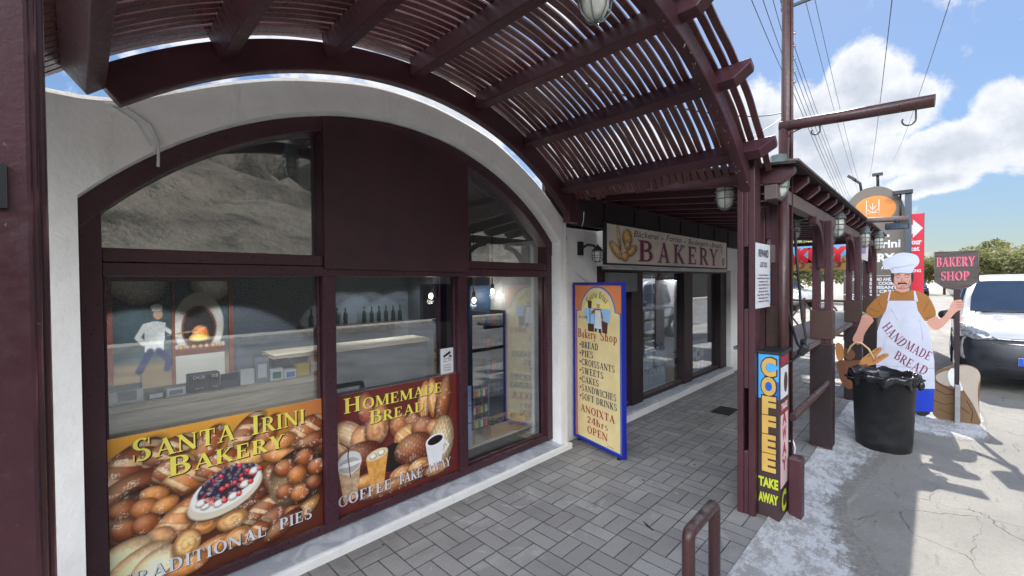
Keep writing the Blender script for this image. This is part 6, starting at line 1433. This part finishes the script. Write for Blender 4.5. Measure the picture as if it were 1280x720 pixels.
letter(b, 'Carrefour', (14.598, .26, 2.44), UY, NZ, .13, 'sans', .5, 'r', bold=.04); letter(b, 'market', (14.598, .30, 2.28), UY, NZ, .12, 'sans', .4, 'r', bold=.03); letter(b, 'PARKING', (14.598, .27, 1.75), UY, NZ, .07, 'sans', .3, 'r', bold=.03); b.build('lettering', M['paper'], rs2, recalc=False)
sp2 = thing('steel_column', 'dark steel column between the brown and the red signs', 'column', (13.8, .48, -.07)); b = MB(); b.box(13.76, 13.86, .42, .54, -.1, 3.66); b.build('shaft', colr('column_slate', 62, 70, 84, .4), sp2, bevel=.005); b = MB(); b.box(13.7, 13.9, .40, .76, 3.60, 3.68); b.build('bracket', M['darkmetal'], sp2); b = MB(); b.tube([(13.85, .62, 3.0), (13.85, .62, 3.62)], .02, 8); b.build('hanger', M['darkmetal'], sp2)
fa = thing('floodlight_arm', 'horizontal pipe arm carrying a black floodlight beyond the pergola', 'floodlight', (7.2, .76, 2.3)); b = MB(); b.tube([(7.16, .80, 2.36), (7.16, .24, 2.33)], .034, 12); b.build('arm', M['worn'], fa); b = MB(); b.box(7.08, 7.2, .24, .46, 2.21, 2.285); b.build('lamp_housing', M['black'], fa, bevel=.006); b = MB(); b.tube([(7.15, .35, 2.285), (7.15, .35, 2.33)], .03, 8); b.build('bracket', M['darkmetal'], fa); b = MB(); b.obox((7.07, .35, 2.235), .006, .2, .05); b.build('lamp_glass', M['darkglass'], fa)
fp2 = [c for c in COL.objects if c.name == 'flat_pergola'][0]
# far canopy, banner, lattice, small board
cn = thing('far_canopy', 'small white sheeted canopy on a post beyond the flat pergola', 'canopy', (11.8, 1.3, -.07)); b = MB(); b.add([(11.2, 1.02, 2.74), (13.0, 1.02, 2.78), (13.0, 2.6, 2.86), (11.2, 2.6, 2.82), (11.2, 1.02, 2.77), (13.0, 1.02, 2.81), (13.0, 2.6, 2.89), (11.2, 2.6, 2.85)], [(0, 1, 2, 3), (4, 7, 6, 5), (0, 4, 5, 1), (1, 5, 6, 2), (2, 6, 7, 3), (3, 7, 4, 0)]); b.build('roof_sheet', M['paper'], cn)
for y in (1.1, 1.6, 2.1): b = MB(); b.box(11.15, 13.0, y, y+.06, 2.62, 2.735); b.build('rafter', M['wood'], cn)
for x in (11.4, 12.8):
    b = MB(); b.box(x, x+.1, 1.1, 1.22, -.1, 2.62); b.build('post', M['darkwood'], cn, bevel=.005)
bn = thing('hanging_banner', 'printed banner with loaves and red lettering hung under the far pergola end', 'banner', (11.0, 2.1, 1.8))
cv = Canvas(1.75, .58, .02, srgb(96, 160, 206)); cv.put(np.clip((.24-cv.y)/.08, 0, 1), srgb(190, 150, 80))
for k in range(26): cv.ell(.07*k, .18+.08*math.sin(k*2.1), .07, .055, 20*(k % 3), srgb(150, 84, 44) if k % 2 else srgb(110, 52, 40), 'bread', seed=k)
cv.build('banner_sheet', (10.98, 2.85, 1.78), (0, -1, 0), NZ, .01, [M['painted'], M['paper']], bn)
b = MB(); letter(b, 'BAKERY', (10.978, 2.62, 1.98), (0, -1, 0), NZ, .26, 'sans', 1.35, bold=.09); b.build('lettering', [colr('banner_red', 200, 30, 40, .5)], bn, recalc=False)
lf = thing('lattice_fence', 'brown crossed timber lattice fence beyond the bar counter', 'fence', (13.2, 2.6, -.07))
b = MB()
for z in (.2, 1.05): b.tube([(13.2, 1.3, z), (13.2, 4.6, z)], .03, 8)
b.build('rail', M['brownwood'], lf)
for k in range(7):
    y = 1.35+k*.54; b = MB(); b.tube([(13.2, y, -.1), (13.2, y, 1.12)], .035, 8); b.build('post', M['brownwood'], lf)
for k in range(6):
    y = 1.35+k*.54; b = MB(); b.tube([(13.16, y, .22), (13.16, y+.54, 1.03)], .022, 7); b.build('cross_bar', M['metalpaint'], lf); b = MB(); b.tube([(13.24, y+.54, .22), (13.24, y, 1.03)], .022, 7); b.build('cross_bar', M['metalpaint'], lf)
sb = thing('blue_board', 'small blue and orange board standing behind the pipe poles', 'sign', (6.0, 1.42, 1.0)); b = MB(); b.box(6.0, 6.03, 1.355, 1.50, 1.25, 1.72); b.build('board', colr('board_blue', 70, 130, 176, .5), sb, bevel=.003); b = MB(); b.ball((5.998, 1.42, 1.52), .002, .04, .05); b.build('orange_spot', org, sb); b = MB(); b.box(6.0, 6.03, 1.36, 1.495, .6, 1.249); b.build('lower_board', brn, sb); b = MB(); b.box(6.0, 6.03, 1.40, 1.45, 0, .599); b.build('leg', M['darkwood'], sb)
hb = thing('paper_flag', 'small white and lilac paper hung from the eaves before the brown pillar sign', 'flag', (8.2, .84, 1.9)); b = MB(); b.add([(8.4, .88, 2.18), (8.4, .73, 2.15), (8.4, .74, 1.86), (8.4, .88, 1.93), (8.405, .88, 2.18), (8.405, .73, 2.15), (8.405, .74, 1.86), (8.405, .88, 1.93)], [(0, 1, 2, 3), (7, 6, 5, 4), (0, 4, 5, 1), (1, 5, 6, 2), (2, 6, 7, 3), (3, 7, 4, 0)]); b.build('sheet', M['paper'], hb); b = MB(); b.box(8.396, 8.399, .76, .85, 1.98, 2.08); b.build('print', colr('lilac', 170, 150, 200), hb)

# ================================================================ power line
def upole(x, y, h, label):
    t = thing('utility_pole', label, 'pole', (x, y, -.1), 'power line poles'); b = MB(); b.tube([(x, y, -.1), (x, y, h*.6), (x, y, h)], [.17, .15, .12], 12); b.build('shaft', M['bark'], t)
    for z in (h-.2, h-.55): b = MB(); b.box(x-.05, x+.05, y-.95, y+.15, z, z+.1); b.build('crossarm', M['darkmetal'], t)
    for k, z in enumerate((h-1.6, h-2.1, h-2.6, h-3.1, h-3.5)):
        b = MB(); b.tube([(x, y-.1, z), (x, y-.28, z)], .02, 6); b.lathe([(.05, -.05), (.06, 0), (.05, .05)], (x, y-.3, z), 10); b.build('insulator', M['steel'], t)
    for yy_ in (-.85, -.55): b = MB(); b.lathe([(.05, 0), (.07, .08), (.04, .2)], (x, y+yy_, h-.1), 10); b.build('insulator', M['paper'], t)
    return t
upole(20, 4.33, 12.9, 'tall utility pole hidden behind the slim brown pole, insulators down its side'); upole(85, 8.4, 12.4, 'far utility pole where the power lines run to')
def wire(p0, p1, sag, r=.012, label='power line sagging from the utility pole into the distance'):
    b = MB(); P0, P1 = Vector(p0), Vector(p1); b.tube([P0.lerp(P1, f)-Vector((0, 0, sag*4*f*(1-f))) for f in np.linspace(0, 1, 24)], r, 5)
    tag(b.build('power_line', M['darkmetal']), label, 'wire', 'overhead power lines')
for k, z in enumerate((10.8, 10.3, 9.8, 9.3, 8.9)):
    wire((20, 4.03, z), (85, 8.1, z), 1.1, .011); wire((20, 4.03, z), (-16, -1.6+.3*k, z-1.5), 1.2, .009, 'power line running back from the utility pole over the bakery')
for yy_ in (-.85, -.55): wire((20, 4.33+yy_, 13.0), (85, 8.4+yy_, 12.5), 1.0, .011)
wire((-8, -2.3, 8.2), (85, 4.7, 19), 1.4, .012, 'lone cable crossing the sky right of the hooked arm'); wire((-8, -1.3, 8.0), (85, 7.4, 17), 1.8, .012, 'cable crossing the clouds just right of the poles')
wire((20, 4.3, 8.3), (3.2, 3.2, 3.9), .35, .02, 'thick service cable dropping from the utility pole to the bakery')
wire((20, 4.3, 8.2), (5.2, 4.0, 3.3), .5, .012, 'thin service cable dropping from the utility pole behind the vault')

# ================================================================ trees
def tree(loc, h, r, label, seed, leaf='leaf', n=2600, group=None, trunk=.3, ls=.62):
    rs_ = np.random.RandomState(seed); x, y, z = loc
    t = thing('tree', label, 'tree', loc, group)
    b = MB(); b.tube([(x, y, z-.2), (x+.1*r, y, z+h*trunk), (x, y+.1*r, z+h*.7)], [.06*h*.5, .05*h*.5, .015*h], 8)
    tips = []
    for k in range(7):
        a = k*.9+seed; e = rs_.uniform(.35, .9); p = Vector((x+r*.75*math.cos(a)*e, y+r*.75*math.sin(a)*e, z+h*rs_.uniform(.5, .85))); b.tube([(x+.08*r, y, z+h*trunk*.9), Vector((x, y, z+h*.45)).lerp(p, .5), p], [.022*h, .014*h, .004*h], 6); tips.append(p)
    b.build('trunk', M['bark'], t)
    cl = [Vector((x+rs_.uniform(-1, 1)*r*.8, y+rs_.uniform(-1, 1)*r*.8, z+h*rs_.uniform(.38, .95))) for k in range(14)]+tips
    b = MB()
    for k in range(n):
        c = cl[rs_.randint(len(cl))]; d = rs_.normal(size=3); d /= np.linalg.norm(d); q = r*.36*rs_.uniform(.25, 1)**.5
        p = c+Vector(d*q*np.array((1, 1, .75))); s_ = ls*.055*h*rs_.uniform(.5, 1.25)
        u = Vector(rs_.normal(size=3)).normalized(); v = u.cross(Vector(rs_.normal(size=3))).normalized()
        b.add([p-u*s_, p+v*s_*.5, p+u*s_, p-v*s_*.5], [(0, 1, 2, 3)])
    b.build('crown', M[leaf], t, recalc=False)
rs_ = random.Random(21); kinds = ['broad', 'ragged', 'rounded', 'leaning', 'spreading', 'narrow', 'dense', 'thin']
spots = [(58, -6.5, 6.2, 3.4), (60, -2.6, 5.4, 3.0), (56, -10.5, 6.8, 3.6), (62, 1.6, 4.6, 2.4), (54, -14.5, 6.6, 3.6), (70, -6, 6.6, 3.4), (64, -.6, 4.9, 2.2), (66, 4.4, 4.6, 2.4)]
wh = ['at the right edge above the van', 'above the paddle sign', 'far right over the van roof', 'right of the red sign', 'beyond the right edge of the road', 'behind the trees above the van', 'between the red and the paddle signs', 'behind the red sign']
for k, (x, y, h, r) in enumerate(spots): tree((x, y, -.1), h*.8, r, f'{kinds[k]} green tree {wh[k]}', 3+k, 'leaf' if k % 2 else 'leaf2', 5200)
wh2 = ['left of the second post', 'seen through the second post', 'behind the parked white van', 'left of the third post', 'between the third and fourth posts', 'at the back of the parking ground']
for k, (x, y, h, r) in enumerate([(36, 9.2, 5.0, 2.6), (35, 7.0, 4.6, 2.3), (37, 11.6, 5.2, 2.6), (38, 5.6, 4.4, 2.2), (40, 14.5, 5.6, 2.8), (42, 3.4, 4.2, 2.1)]): tree((x, y, -.1), h, r, f'{kinds[k]} olive tree {wh2[k]}', 30+k, 'leaf2', 3200)

# small things on the paving
t = MB(); t.tube([(2.60, 1.37, .006), (2.57, 1.33, .010), (2.545, 1.275, .006)], [.003, .007, .002], 6); tag(t.build('twig', M['black']), 'small dark twig lying on the pavers near the hoop rail', 'twig')
t = MB(); t.box(5.35, 5.68, 1.72, 1.93, .0005, .010); tag(t.build('door_mat', M['rubber'], bevel=.003), 'small black mat lying on the pavers behind the first post', 'mat')
rs_ = random.Random(31); lf0 = None
for k in range(16):
    loc = (rs_.uniform(1.6, 6.0), rs_.choice((rs_.uniform(.84, 1.1), rs_.uniform(1.1, 2.4), rs_.uniform(.1, .6))), 0)
    if loc[1] < .8: loc = (loc[0], loc[1], SLAB+.02)
    if lf0 is None:
        b = MB(); b.add([(-.018, 0, .002), (0, -.009, .006), (.02, 0, .003), (0, .009, .008), (-.018, 0, .001), (0, -.009, .005), (.02, 0, .002), (0, .009, .007)], [(0, 1, 2, 3), (7, 6, 5, 4), (0, 4, 5, 1), (1, 5, 6, 2), (2, 6, 7, 3), (3, 7, 4, 0)])
        lf0 = tag(b.build('fallen_leaf', colr('dry_leaf', 120, 92, 56, .8), origin=(0, 0, 0)), 'tiny dry leaf lying on the ground', 'leaf', 'dry leaves on the ground'); lf0.location = loc
    else: dup(lf0, loc, rz=rs_.uniform(0, 6))
